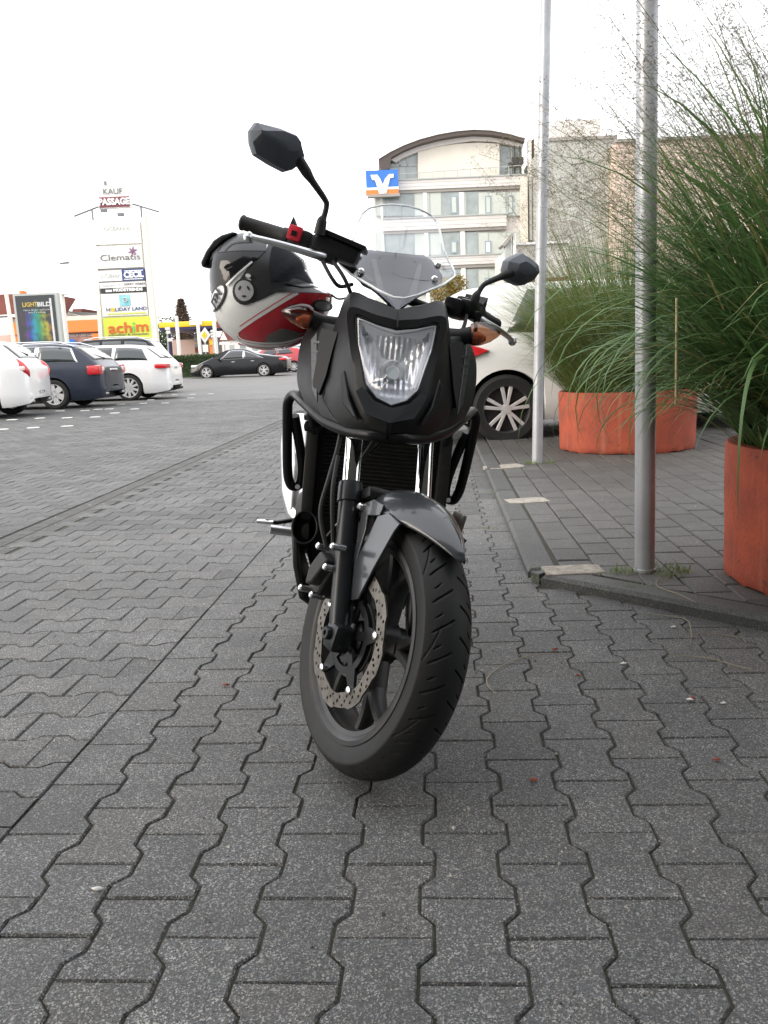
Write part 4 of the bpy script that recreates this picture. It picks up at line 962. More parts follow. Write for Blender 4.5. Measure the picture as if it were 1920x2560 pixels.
# weathering of the painted concrete: pale vertical run-off streaks and dark scuffs
_m = MATS['m_orange']; _n = _m.node_tree; _b = _n.nodes['Principled BSDF']; _src = _b.inputs['Base Color'].links[0].from_socket
_tc = _n.nodes.new('ShaderNodeTexCoord'); _mp = _n.nodes.new('ShaderNodeMapping'); _mp.inputs['Scale'].default_value = (14, 14, .9); _n.links.new(_tc.outputs['Object'], _mp.inputs[0])
_t = _n.nodes.new('ShaderNodeTexNoise'); _t.inputs['Scale'].default_value = 1.0; _t.inputs['Detail'].default_value = 7; _n.links.new(_mp.outputs[0], _t.inputs['Vector'])
_t2 = _n.nodes.new('ShaderNodeTexNoise'); _t2.inputs['Scale'].default_value = 26; _t2.inputs['Detail'].default_value = 8; _n.links.new(_tc.outputs['Object'], _t2.inputs['Vector'])
for _s, _a, _c, _col, _k in ((_t.outputs['Fac'], .56, .72, (.44, .17, .11, 1), .55), (_t2.outputs['Fac'], .64, .70, (.10, .05, .035, 1), .75)):
    _r = _n.nodes.new('ShaderNodeMapRange'); _r.inputs[1].default_value = _a; _r.inputs[2].default_value = _c; _r.inputs[4].default_value = _k; _n.links.new(_s, _r.inputs[0])
    _x = _n.nodes.new('ShaderNodeMixRGB'); _x.inputs[2].default_value = _col; _n.links.new(_r.outputs[0], _x.inputs[0]); _n.links.new(_src, _x.inputs[1]); _src = _x.outputs[0]
_n.links.new(_src, _b.inputs['Base Color'])
P1 = (1.567 + .30, 7.36); P1 = (at(1566, 1050, 7.36).x, 7.36); P2 = (1.852, 2.98)
planter('orange round concrete planter behind the slim flag pole, holding fine pale grass', *P1)
planter('orange round concrete planter cut by the photo edge, holding broad-leaved grass', *P2)

def leaf_mat(name, a, b, dry):
    m = bpy.data.materials.new(name); m.use_nodes = True; MATS[name] = m; n = m.node_tree; L = n.links.new; p = n.nodes['Principled BSDF']
    g = n.nodes.new('ShaderNodeNewGeometry'); r = n.nodes.new('ShaderNodeValToRGB'); r.color_ramp.elements[0].color = (*a, 1); r.color_ramp.elements[1].color = (*b, 1); r.color_ramp.elements[1].position = .82
    e = r.color_ramp.elements.new(.97); e.color = (*dry, 1)
    L(g.outputs['Random Per Island'], r.inputs[0]); L(r.outputs[0], p.inputs['Base Color']); p.inputs['Roughness'].default_value = .5
    tr = n.nodes.new('ShaderNodeBsdfTranslucent'); mx = n.nodes.new('ShaderNodeMixShader'); mx.inputs[0].default_value = .3; L(r.outputs[0], tr.inputs[0]); L(p.outputs[0], mx.inputs[1]); L(tr.outputs[0], mx.inputs[2]); L(mx.outputs[0], n.nodes['Material Output'].inputs[0])
    return m
leaf_mat('m_grass_fine', (.095, .155, .034), (.17, .23, .065), (.32, .27, .12))
leaf_mat('m_grass_broad', (.055, .125, .036), (.12, .22, .070), (.30, .27, .11))
mat('m_seed', (.17, .13, .10), .8, island=.4)
mat('m_stalk', (.12, .13, .06), .7, island=.3)
mat('m_dryleaf', (.50, .42, .24), .7)
def blade(mb, base, az, el, Ln, wd, droop, segs=9, tw=0., side=0.):
    """arching grass blade as a folded strip"""
    p = Vector(base); az_ = az; e_ = el; rows = []
    st_ = Ln / segs
    for i in range(segs + 1):
        f_ = i / segs; d = Vector((math.cos(az_) * math.cos(e_), math.sin(az_) * math.cos(e_), math.sin(e_)))
        s_ = Vector((-math.sin(az_ + tw * f_), math.cos(az_ + tw * f_), 0)); up = s_.cross(d).normalized()
        w_ = wd * (min(1, .45 + 2.2 * f_) if f_ < .3 else (1 - ((f_ - .3) / .7) ** 1.8)) / 2
        rows.append((p - s_ * w_ + up * w_ * .3, p.copy(), p + s_ * w_ + up * w_ * .3)); p = p + d * st_; e_ -= droop * (0.25 + 1.6 * f_) / segs; az_ += side / segs
    mb.loft([list(r) for r in rows], closed=False, caps=False)
    return rows
def panicle(sd, stalk, base, az, el, Ln, droop, rng_, plen=.40, nbr=22, nsp=11, sw=.0016):
    p = Vector(base); e_ = el; pts = []; seg = 14
    for i in range(seg + 1):
        f_ = i / seg; pts.append(p.copy()); p += Vector((math.cos(az) * math.cos(e_), math.sin(az) * math.cos(e_), math.sin(e_))) * Ln / seg; e_ -= droop * f_ * 2 / seg
    stalk.tube(pts, [.0020 - .0012 * i / seg for i in range(seg + 1)], n=3, cap=False)
    tot = Ln
    for b in range(nbr):
        f_ = 1 - plen / tot * (b / nbr); k = f_ * seg; i = min(seg - 1, int(k)); o = pts[i].lerp(pts[i + 1], k - i)
        a2 = rng_.uniform(0, 6.28); el2 = rng_.uniform(-.1, .9); bl = rng_.uniform(.07, .20) * (1.1 - .5 * (1 - b / nbr)); q = o.copy(); bp = [q.copy()]
        for j in range(4):
            q = q + Vector((math.cos(a2) * math.cos(el2), math.sin(a2) * math.cos(el2), math.sin(el2))) * bl / 4; el2 -= .28; a2 += rng_.uniform(-.3, .3); bp.append(q.copy())
        stalk.tube(bp, .00045, n=3, cap=False)
        for s_ in range(nsp):
            f2 = rng_.uniform(.2, 1); k = f2 * 4; i = min(3, int(k)); c = bp[i].lerp(bp[i + 1], k - i) + Vector((rng_.gauss(0, .012), rng_.gauss(0, .012), rng_.gauss(0, .012)))
            d = Vector((rng_.gauss(0, 1), rng_.gauss(0, 1), rng_.gauss(-.2, .8))).normalized() * rng_.uniform(.004, .0085); s2 = d.cross(Vector((rng_.gauss(0, 1), rng_.gauss(0, 1), rng_.gauss(0, 1)))).normalized() * sw
            sd.add([c - d, c + s2, c + d, c - s2], [(0, 1, 2, 3)])
rg = random.Random(11)
# far planter: dense fine-bladed clump
ZT = KH + .47
t1 = thing('ornamental_grass', 'dense fine pale green grass clump growing from the orange planter behind the slim pole', 'grass plant', (P1[0], P1[1], ZT), (0, 0, 0), 'tall grasses in the planters')
mb = MB()
for i in range(5200):
    a = rg.uniform(0, 6.283); rr_ = .44 * math.sqrt(rg.random()); az = a + rg.gauss(0, .5)
    blade(mb, (rr_ * math.cos(a), rr_ * math.sin(a), 0), az, rg.uniform(.95, 1.5) - .25 * rr_, rg.uniform(.7, 1.7), rg.uniform(.0045, .0085), rg.uniform(.5, 2.0), 7, rg.uniform(-.6, .6), rg.uniform(-.5, .5))
for i in range(2600):
    a = rg.uniform(0, 6.283); rr_ = .50 * math.sqrt(rg.uniform(.4, 1)); blade(mb, (rr_ * math.cos(a), rr_ * math.sin(a), -.02), a + rg.gauss(0, .6), rg.uniform(.7, 1.35), rg.uniform(.35, .85), rg.uniform(.005, .009), rg.uniform(.4, 1.6), 6, rg.uniform(-.6, .6), rg.uniform(-.5, .5))
mb.build('blades', 'm_grass_fine', t1, smooth=False, kind='stuff')
sd, stk = MB(), MB()
for i in range(190):
    a = rg.uniform(0, 6.283); rr_ = .35 * math.sqrt(rg.random()); panicle(sd, stk, (rr_ * math.cos(a), rr_ * math.sin(a), 0), a + rg.gauss(0, .6), rg.uniform(1.1, 1.5), rg.uniform(1.3, 2.4), rg.uniform(.1, .7), rg, .6, 22, 9, .0022)
sd.build('seed_heads', 'm_seed', t1, smooth=False, kind='stuff'); stk.build('stalks', 'm_stalk', t1, smooth=False, kind='stuff')
# near planter: broad blades arching over the pavement
t2 = thing('ornamental_grass', 'tall dark green grass with broad arching blades growing from the planter at the photo edge', 'grass plant', (P2[0], P2[1], ZT), (0, 0, 0), 'tall grasses in the planters')
mb = MB()
for i in range(3400):
    a = rg.uniform(0, 6.283); rr_ = .5 * math.sqrt(rg.random()); az = (a if i % 3 else math.pi + rg.gauss(0, .9)) + rg.gauss(0, .55)
    blade(mb, (rr_ * math.cos(a), rr_ * math.sin(a), -.02), az, (el := rg.uniform(.75, 1.48)), rg.uniform(.55, .95) + 1.1 * max(0, el - .8), rg.uniform(.006, .013) if i % 3 else rg.uniform(.012, .021), rg.uniform(.5, 2.4), 9, rg.uniform(-.8, .8), rg.uniform(-.5, .5))
mb.build('blades', 'm_grass_broad', t2, smooth=False, kind='stuff')
for i in range(275):                                             # the broad leaves one can tell apart
    a = rg.uniform(2.1, 4.6) if i < 200 else rg.uniform(0, 6.28); rr_ = .46 * math.sqrt(rg.random()); mb = MB()
    blade(mb, (rr_ * math.cos(a), rr_ * math.sin(a), -.02), a + rg.gauss(0, .45), (el := rg.uniform(.75, 1.46)), rg.uniform(.6, 1.05) + 1.05 * max(0, el - .8), rg.uniform(.014, .026), rg.uniform(.7, 2.8), 12, rg.uniform(-.9, .9), rg.uniform(-.6, .6))
    mb.build('leaf', 'm_grass_broad', t2)
for i in range(22):                                             # blades hanging down over the pole and the pavement
    mb = MB(); a = rg.gauss(math.pi * 1.0, .3); blade(mb, (.42 * math.cos(a), .42 * math.sin(a), .0), a + rg.gauss(0, .2), rg.uniform(.95, 1.3), rg.uniform(1.0, 1.4), rg.uniform(.013, .021), rg.uniform(2.8, 3.8), 16, rg.uniform(-.9, .9), rg.uniform(-.4, .4)); mb.build('leaf', 'm_grass_broad', t2)
sd, stk = MB(), MB()
for i in range(190):
    a = rg.uniform(0, 6.283); rr_ = .4 * math.sqrt(rg.random()); az = rg.gauss(math.pi, .9)
    panicle(sd, stk, (rr_ * math.cos(a), rr_ * math.sin(a), 0), az, rg.uniform(.85, 1.40), rg.uniform(1.25, 1.95), rg.uniform(.1, .75), rg, .6, 22, 10, .0012)
sd.build('seed_heads', 'm_seed', t2, smooth=False, kind='stuff'); stk.build('stalks', 'm_stalk', t2, smooth=False, kind='stuff')
mb = MB(); q0 = at(1690, 1010, 2.75); q1 = at(1692, 745, 2.75); mb.tube([q0 - Vector(t2.location), q1 - Vector(t2.location)], .0045, n=8); mb.build('dry_cane', 'm_dryleaf', t2)
# tufts of weeds by poles, planters and in the kerb joints
def tuft(c, n, spread, h, nm='weeds', seed=1, m='m_grass_fine'):
    r_ = random.Random(seed); mb = MB()
    for i in range(n):
        a = r_.uniform(0, 6.28); q = spread * math.sqrt(r_.random()); blade(mb, (c[0] + q * math.cos(a), c[1] + q * math.sin(a), c[2]), r_.uniform(0, 6.28), r_.uniform(.2, 1.3), r_.uniform(.3, 1) * h, r_.uniform(.002, .005), r_.uniform(.5, 2), 4)
    o = mb.build(nm, m, None, smooth=False, kind='stuff'); return o
wl = []
for (c, n, s_, h, sd_) in (((1.10, 3.17, KH), 160, .085, .05, 1), ((.93, 3.20, KH), 90, .05, .04, 2), ((1.17, 6.50, KH), 90, .06, .07, 3), ((1.30, 6.5, KH), 60, .06, .05, 4)):
    wl.append(tuft(c, n, s_, h, 'weeds', sd_))
for (u, v, n) in ((1640, 1452, 90), (1600, 1470, 120), (1690, 1482, 60), (1520, 1440, 60), (1240, 1230, 30), (1230, 1320, 30), (1320, 1450, 30)):
    p = ground(u, v, KH * .8); tuft((p.x, p.y, p.z), n, .05, .022, 'weeds', u)
# fallen straw, petals and red leaf scraps on the stones
mat('m_straw', (.30, .26, .17), .7); mat('m_petal', (.75, .73, .70), .6); mat('m_redleaf', (.22, .045, .025), .7)
def straw(px_, z, lbl, r_=.0013):
    pts = [ground(u, v, z) for u, v in px_]; pts = [p + Vector((0, 0, .002)) for p in pts]; mb = MB(); mb.tube(pts, [r_ * (.5 if i in (0, len(pts) - 1) else 1) for i in range(len(pts))], n=5, smooth=6); o = mb.build('straw', 'm_straw'); tag(o, lbl, 'straw', 'dry straws on the ground')
straw([(1215, 1690), (1222, 1725), (1240, 1738)], .003, 'short curled straw on the stones right of the front tyre') if 0 else None
straw([(1240, 1736), (1218, 1712), (1222, 1692), (1262, 1662), (1330, 1640), (1400, 1635)], .003, 'long curved straw lying on the stones right of the front wheel')
straw([(1660, 1640), (1760, 1645), (1850, 1668), (1895, 1680)], .003, 'pale straw with a split end on the stones below the slanted kerb')
straw([(1740, 1508), (1700, 1488), (1650, 1470), (1640, 1458), (1650, 1442)], KH + .002, 'hooked straw lying on the raised stones in front of the thick pole')
straw([(1610, 1540), (1660, 1540), (1715, 1550), (1728, 1580), (1725, 1615)], .003, 'bent straw hanging at the foot of the slanted kerb')
straw([(1710, 1585), (1790, 1586), (1870, 1598)], .003, 'thin green stalk lying along the foot of the kerb at the photo edge', .0013)
def scraps(nm, m, pix, sz, lbl, cat, grp):
    for i, (u, v, z, l_) in enumerate(pix):
        p = ground(u, v, z); r_ = random.Random(u); n = 6; mb = MB(); ring = [(sz * r_.uniform(.6, 1.2) * math.cos(k * 6.283 / n) * 1.5, sz * r_.uniform(.6, 1.2) * math.sin(k * 6.283 / n), r_.uniform(.001, .004)) for k in range(n)]
        mb.add([(0, 0, .006)] + ring, [(0, 1 + k, 1 + (k + 1) % n) for k in range(n)]); o = mb.build(nm, m, loc=p + Vector((0, 0, .002)), thick=.0008); tag(o, l_ or lbl, cat, grp)
scraps('petal', 'm_petal', [(1683, 1570, .002, 'white petal on the stones just below the slanted kerb'), (1726, 1752, .002, 'white petal beside a red scrap on the right stones'), (1810, 1761, .002, 'white petal alone near the right photo edge'), (1558, 1661, .002, 'white petal in a joint below the kerb corner'), (243, 1900 + 326, .002, 'pale pebble on the stones at lower left')], .007, 'white petal lying on the dark stones', 'petal', 'white petals on the ground')
scraps('leaf_scrap', 'm_redleaf', [(1334, 1954, .002, 'red leaf scrap on the stones right of the tyre'), (1445, 1691, .002, 'red leaf scrap in a joint below the kerb'), (1793, 1903, .002, 'red leaf scrap at the right photo edge'), (1388, 1626, .002, 'small red leaf scrap near the kerb corner'), (757, 1498, .002, 'red leaf scrap left of the brake caliper'), (1731, 1749, .002, 'tiny red scrap beside a white petal'), (565, 1715, .002, 'red brown scrap on the stones left of the wheel')], .007, 'red leaf scrap on the stones', 'leaf', 'red leaf scraps on the ground')
# ------------------------------------------------------------------ cars
mat('m_cwhite', (.70, .70, .69), .18, coat=1, var=.03, vscale=3)
mat('m_csilver', (.80, .80, .78), .3, coat=.8, var=.04, vscale=4)
mat('m_cblue', (.020, .026, .042), .25, spec=.55, var=.1, vscale=3)
mat('m_cblack', (.005, .0055, .007), .2, spec=.45)
mat('m_cred', (.42, .012, .025), .2, coat=1)
mat('m_cgreen', (.45, .50, .47), .25, coat=1)
mat('m_glass', (.012, .018, .018), .03, spec=.9, coat=.6)
mat('m_tail', (.50, .015, .02), .18, coat=1, var=.2, vscale=30)
mat('m_tailclear', (.75, .62, .58), .2, coat=1)
mat('m_carblack', (.012, .012, .012), .6)
mat('m_cartyre', (.015, .015, .015), .8)
mat('m_carrim', (.60, .60, .60), .3, metal=.25, var=.08)
mat('m_plate', (.75, .75, .72), .4)
mat('m_trim', (.70, .71, .73), .2, metal=.9)
mat('m_headlamp', (.75, .77, .80), .1, metal=.5, coat=1)
def car(name, lbl, m, loc, yaw, L=4.6, W=1.80, H=1.46, kind='wagon', wr=.325, wb=2.75, rear=.95, spokes=5, group=None, rimw=.7, twin=False, rails=False, chrome=False, handles=True, tail='wide', detail=1, clear=.17, plate='HD AC 420', hub=False, cat='car'):
    """x: forward, origin on the ground under the rear axle. Body lofted from stations, arches cut by the lower edge"""
    t = thing(name, lbl, cat, loc, (0, 0, yaw), group)
    x0, x1 = -rear, L - rear; hw = W / 2; ax = [0., wb]; ar = wr + .045
    K = {'wagon': dict(belt=[(x0, .90), (x0 + .12, .98), (0.2, 1.0), (wb - .6, .95), (wb + .1, .90), (x1 - .3, .74), (x1, .60)],
                       roof=[(x0, .92), (x0 + .08, 1.02), (x0 + .55, H - .07), (x0 + 1.0, H - .01), (1.2, H), (1.75, H - .04), (wb - .25, 1.02), (wb + .1, .94), (x1 - .3, .79), (x1, .62)]),
         'hatch': dict(belt=[(x0, .96), (x0 + .1, 1.04), (0.1, 1.05), (wb - .6, .97), (wb + .15, .93), (x1 - .25, .76), (x1, .60)],
                       roof=[(x0, .98), (x0 + .06, 1.08), (x0 + .42, H - .06), (x0 + .9, H), (1.2, H), (1.8, H - .07), (wb - .1, 1.02), (wb + .2, .97), (x1 - .25, .80), (x1, .62)]),
         'sedan': dict(belt=[(x0, .84), (x0 + .15, .92), (0.2, .95), (wb - .6, .92), (wb + .1, .86), (x1 - .35, .70), (x1, .55)],
                       roof=[(x0, .86), (x0 + .12, 1.00), (x0 + .62, 1.04), (0.35, 1.16), (0.95, H - .03), (1.5, H), (1.95, H - .05), (wb - .15, 1.00), (wb + .1, .92), (x1 - .35, .76), (x1, .57)])}[kind]
    f = lambda tab, x: float(np.interp(x, [p[0] for p in tab], [p[1] for p in tab]))
    def sm(tab, x, h=.10): return (f(tab, x - h) + 2 * f(tab, x) + f(tab, x + h)) / 4 if x0 + h < x < x1 - h else f(tab, x)
    def wid(x):
        e0 = max(0., 1 - (x - x0) / .55); e1 = max(0., 1 - (x1 - x) / .9); return hw * (1 - .13 * e0 ** 2.2 - .22 * e1 ** 2.2)
    def low(x):
        z = clear + .05 * max(0, 1 - (x - x0) / .3) + .06 * max(0, 1 - (x1 - x) / .4)
        for a in ax:
            d = abs(x - a)
            if d < ar: z = max(z, wr + math.sqrt(ar * ar - d * d))
        return z
    def ring(x):
        zl, zb, zr = low(x), sm(K['belt'], x), max(sm(K['roof'], x), sm(K['belt'], x) + .012); w_ = wid(x); gh = min(1, max(0, (zr - zb) / .42)); wt = w_ * (.93 - .19 * gh)
        zc = max(zl + .005, .45); zd = max(zc + .01, zb - .14)
        P = [(w_ * .93, zl), (w_ * .985, zl + (zc - zl) * .35), (w_, zc), (w_ * .992, (zc + zd) / 2), (w_ * .985, zd), (w_ * .955, zb), (w_ * .955 + (wt - w_ * .955) * .5 + .012 * gh, zb + (zr - .045 - zb) * .5), (wt, zb + max(0, zr - .045 - zb) * 1.0), (wt * .92, zr - .012), (wt * .5, zr + .004), (0, zr + .008)]
        return [(x, y, z) for y, z in P], (w_, zb, zr, wt)
    xs = set(np.round(np.linspace(x0, x1, 44), 3))
    for a in ax: xs |= set(np.round(a + ar * np.cos(np.linspace(0, np.pi, 19)), 3)); xs |= {a + ar + .004, a - ar - .004}
    xs = sorted(x for x in xs if x0 <= x <= x1); mb = MB(); rows = []
    for x in xs:
        r_, _ = ring(x); rows.append(r_ + [(p[0], -p[1], p[2]) for p in reversed(r_[:-1])])
    # rounded ends
    def endcap(r_, dx): c = .55; return [[(p[0] + dx * s_, p[1] * k, c + (p[2] - c) * k) for p in r_] for s_, k in ((.35, .975), (.65, .93), (.88, .84), (1, .70), (1.06, .2))]
    rows = list(reversed(endcap(rows[0], -.07))) + rows + endcap(rows[-1], .10); mb.loft(rows, closed=False, caps=False); mb.add(rows[0], [tuple(range(len(rows[0])))]); mb.add(rows[-1], [tuple(range(len(rows[0])))[::-1]])
    bd = mb.build('body', m, t, angle=55)
    ub = MB(); ub.box((L / 2 - rear, 0, clear + .18), (L - .35, W * .74, .34)); ub.box((wb / 2, 0, clear + .05), (wb - 2 * ar, W * .9, .10)); 
    for a in ax: ub.box((a, 0, .55), (2 * ar, W * .60, .5))
    ub.build('underbody', 'm_carblack', t, smooth=False)
    def S(x, k, side, off=.006):                                  # point on the glasshouse side, k 0 belt .. 1 roof edge
        _, (w_, zb, zr, wt) = ring(x); z = zb + (zr - .045 - zb) * k; y = w_ * .955 + (wt - w_ * .955) * k + .012 * min(1, max(0, (zr - zb) / .42)) * (1 - abs(2 * k - 1))
        return Vector((x, side * (y + off), z))
    def sidewin(xb0, xt0, xt1, xb1, k0, k1, side, nm='side_window', mt='m_glass', off=.006):
        mb = MB(); n = 8; V = []
        for j in range(4):
            for i in range(n + 1):
                q = j / 3; a = xb0 + (xt0 - xb0) * q; b = xb1 + (xt1 - xb1) * q; V.append(S(a + (b - a) * i / n, k0 + (k1 - k0) * q, side, off))
        mb.add(V, [(j * (n + 1) + i, j * (n + 1) + i + 1, (j + 1) * (n + 1) + i + 1, (j + 1) * (n + 1) + i) for j in range(3) for i in range(n)]); return mb.build(nm, mt, t, thick=.004)
    def backwin(xa, xb, yk, nm, mt='m_glass', off=.008, yk2=None, z_off=None):
        mb = MB(); V = []; n = 8
        for i in range(n + 1):
            x = xa + (xb - xa) * i / n; _, (w_, zb, zr, wt) = ring(x); kk = yk + ((yk2 if yk2 else yk) - yk) * i / n
            dz = sm(K['roof'], x + .02) - sm(K['roof'], x - .02); nv = Vector((-dz, 0, .04)).normalized() * off
            for y in np.linspace(-1, 1, 9): V.append(Vector((x, y * wt * kk, zr + .006 - .02 * abs(y) ** 3)) + nv)
        mb.add(V, [(i * 9 + j, i * 9 + j + 1, (i + 1) * 9 + j + 1, (i + 1) * 9 + j) for i in range(n) for j in range(8)]); return mb.build(nm, mt, t, thick=.004)
    for s_ in (1, -1):
        if kind == 'wagon': W_ = [(-.55, -.38, .30, .34, .12, .93), (.42, .40, .98, 1.02, .08, .95), (1.10, 1.06, 1.62, 2.10, .06, .93)]
        elif kind == 'hatch': W_ = [(.02, .26, .95, .98, .10, .92), (1.06, 1.03, 1.62, 2.20, .06, .92)]
        else: W_ = [(.02, .36, .95, 1.0, .12, .88), (1.08, 1.05, 1.72, 2.25, .08, .90)]
        for q in W_:
            if chrome: sidewin(q[0] - .05, q[1] - .05, q[2] + .05, q[3] + .06, q[4] - .05, min(1.02, q[5] + .06), s_, 'window_trim', 'm_trim', .003)
            sidewin(*q, s_)
        if handles:
            for hx in ((.55, 1.55) if kind != 'hatch' else (.34, 1.45)):
                mb = MB(); _, (w_, zb, zr, wt) = ring(hx); mb.box((hx, s_ * (w_ * .985 + .018), zb - .12), (.17, .03, .03), bev=.008); mb.build('door_handle', m if not chrome else 'm_trim', t)
        for gx in ((1.04, 2.12) if kind != 'hatch' else (1.0, 2.1)):
            mb = MB(); P = []
            for z in (.36, .6, .8): 
                _, (w_, zb, zr, wt) = ring(gx); P.append((gx, s_ * (w_ * (.992 if z < .7 else .987) + .0015), min(z, zb - .03)))
            mb.tube(P, .004, n=4); mb.build('door_gap', 'm_carblack', t)
        _, (w_, zb, zr, wt) = ring(wb - .78); mb = MB(); mb.box((wb - .72, s_ * (w_ + .10), zb + .06), (.12, .2, .13), bev=.035); mb.build('wing_mirror', m, t)
        if rails: mb = MB(); mb.tube([(x, s_ * (ring(x)[1][3] * .93), sm(K['roof'], x) + (.045 if 0 < i < 6 else .0)) for i, x in enumerate(np.linspace(x0 + .55, 1.55, 7))], .016, n=8); mb.build('roof_rail', 'm_trim', t)
        # tail lamps wrap the corner
        e, (w_, zb, zr, wt) = ring(x0 + .10)
        mb = MB()
        if tail == 'boomerang':
            pts = [(.36, 1.30, .77), (.22, 1.12, .82), (.06, .97, .85), (-.01, .86, .83), (-.03, .74, .72)]; rr_ = [.02, .055, .085, .08, .03]
            mb.tube([(x0 + dx, s_ * w_ * k * (1 if s_ > 0 else .93), z) for dx, z, k in pts], rr_, n=10, smooth=4); tl = mb.build('tail_lamp', 'm_tail', t)
            mb = MB(); mb.box((x0 + .03, s_ * w_ * .87, .92), (.12, .16, .09), bev=.03); mb.build('reversing_lens', 'm_tailclear', tl)
        elif tail == 'square':
            mb.box((x0 + .09, s_ * w_ * .885, .83), (.30, .30, .21), bev=.05); tl = mb.build('tail_lamp', 'm_tail', t); mb = MB(); mb.box((x0 + .0, s_ * w_ * .80, .85), (.135, .16, .09), bev=.02); mb.build('reversing_lens', 'm_tailclear', tl)
        elif tail == 'arrow':
            mb.prism([(x0 + .0, s_ * hw * .88, .84), (x0 + .50, s_ * hw * 1.0, .86), (x0 + .70, s_ * hw * 1.0, .93), (x0 + .50, s_ * hw * .985, 1.0), (x0 + .0, s_ * hw * .86, 1.03)], (0, 1, 0), .05); tl = mb.build('tail_lamp', 'm_tail', t, bevel=.01)
        else:
            mb.box((x0 + .10, s_ * w_ * .86, .86), (.34, .36, .13), Matrix.Rotation(s_ * -.12, 3, 'Z'), bev=.045); tl = mb.build('tail_lamp', 'm_tail', t); mb = MB(); mb.box((x0 + .0, s_ * w_ * .74, .85), (.13, .16, .06), bev=.02); mb.build('reversing_lens', 'm_tailclear', tl)
        _, (w2, *_r) = ring(x1 - .22); mb = MB(); mb.box((x1 - .16, s_ * w2 * .80, .66), (.36, .30, .14), Matrix.Rotation(s_ * .35, 3, 'Z'), bev=.045); mb.build('headlight', 'm_headlamp', t)
        mb = MB(); _, (w_, *_r) = ring(x0 + .05); mb.box((x0 - .03, s_ * W * .30, .30), (.08, .16, .05), bev=.015); mb.build('exhaust_tip', 'm_trim', t)
    if kind == 'wagon': backwin(x0 + .14, x0 + .50, .86, 'rear_window', yk2=.90)
    elif kind == 'hatch': backwin(x0 + .10, x0 + .38, .84, 'rear_window', yk2=.88)
    else: backwin(x0 + .72, x0 + 1.42, .80, 'rear_window', yk2=.86)
    backwin(1.88, wb - .34, .93, 'windscreen', yk2=.98)
    mb = MB(); mb.tube([(x0 + .13, -.05, ring(x0 + .13)[1][2] + .035), (x0 + .30, .33, ring(x0 + .2)[1][2] + .08)], .012, n=6); mb.build('rear_wiper', 'm_carblack', t) if kind != 'sedan' else None
    mb = MB(); mb.box((x0 - .060, 0, .80 if kind != 'hatch' else .46), (.02, .50, .105), bev=.004); pl = mb.build('number_plate', 'm_plate', t)
    text(plate, .085, 'm_carblack', pl, (x0 - .0715, 0, .80 if kind != 'hatch' else .46), (R(90), 0, R(-90)), ext=.001)
    mb = MB(); mb.box((x0 - .02, 0, .40), (.10, W * .80, .12), bev=.03); mb.build('rear_bumper', m if kind != 'suv' else 'm_carblack', t)
    mb = MB(); mb.box((x1 + .05, 0, .52), (.10, W * .42, .16), bev=.03); mb.build('grille', 'm_carblack', t)
    # wheels
    for a in ax:
        for s_ in (1, -1):
            y = s_ * (hw - .10); mb = MB(); n = 40
            mb.lathe([(y - .10, wr * rimw), (y - .105, wr * .9), (y - .08, wr), (y + .08, wr), (y + .105, wr * .9), (y + .10, wr * rimw)], (a, 0, wr), axis='y', n=n); wh = mb.build('wheel', 'm_cartyre', t)
            yo = y + s_ * .085; mb = MB(); mb.lathe([(yo + s_ * .012, wr * (rimw + .02)), (yo + s_ * .016, wr * (rimw - .015)), (yo - s_ * .0, wr * (rimw - .05)), (yo - s_ * .06, wr * (rimw - .08)), (yo - s_ * .06, 0)], (a, 0, wr), axis='y', n=n); mb.build('rim', 'm_carrim' if detail < 2 else 'm_rimdark' if 'm_rimdark' in MATS else mat('m_rimdark', (.03, .03, .032), .5), wh)
            if detail < 2:
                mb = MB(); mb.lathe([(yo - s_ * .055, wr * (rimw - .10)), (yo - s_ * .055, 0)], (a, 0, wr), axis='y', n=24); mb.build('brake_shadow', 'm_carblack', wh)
            for k in range(spokes):
                mb = MB(); 
                for dd in ((-.2, .2) if twin else (0,)):
                    b = 2 * math.pi * k / spokes + .3 + dd; u_ = Vector((math.cos(b), 0, math.sin(b))); v_ = Vector((-math.sin(b), 0, math.cos(b))); c = Vector((a, yo - s_ * .008, wr)); w1, w2 = (.030, .036) if not hub else (.05, .085)
                    if twin: w1, w2 = .014, .024
                    mb.prism([c + u_ * wr * .1 - v_ * w1, c + u_ * wr * .1 + v_ * w1, c + u_ * wr * (rimw - .03) + v_ * w2 * .8, c + u_ * wr * (rimw - .03) - v_ * w2 * .8], (0, 1, 0), .03)
                mb.build('spoke', 'm_carrim', wh, bevel=.004 if detail > 1 else 0)
            mb = MB(); mb.lathe([(yo + s_ * .012, 0), (yo + s_ * .010, wr * .13), (yo - s_ * .02, wr * .17)], (a, 0, wr), axis='y', n=20); mb.build('hub_cap', 'm_carrim', wh)
            if detail > 1:
                for k in range(5):
                    b = 2 * math.pi * k / 5; mb = MB(); mb.lathe([(yo + s_ * .004, 0), (yo + s_ * .004, .011), (yo - s_ * .02, .011)], (a + .062 * math.cos(b), 0, wr + .062 * math.sin(b)), axis='y', n=8); mb.build('wheel_nut', 'm_carblack', wh)
    return t
def place(u, v, Y=None):
    p = ground(u, v); return p if Y is None else at(u, v, Y)
def car_at(u, Y, dz=0):
    q = at(u, 1000, Y); return Vector((q.x, q.y, gz(q.x, q.y) + dz))
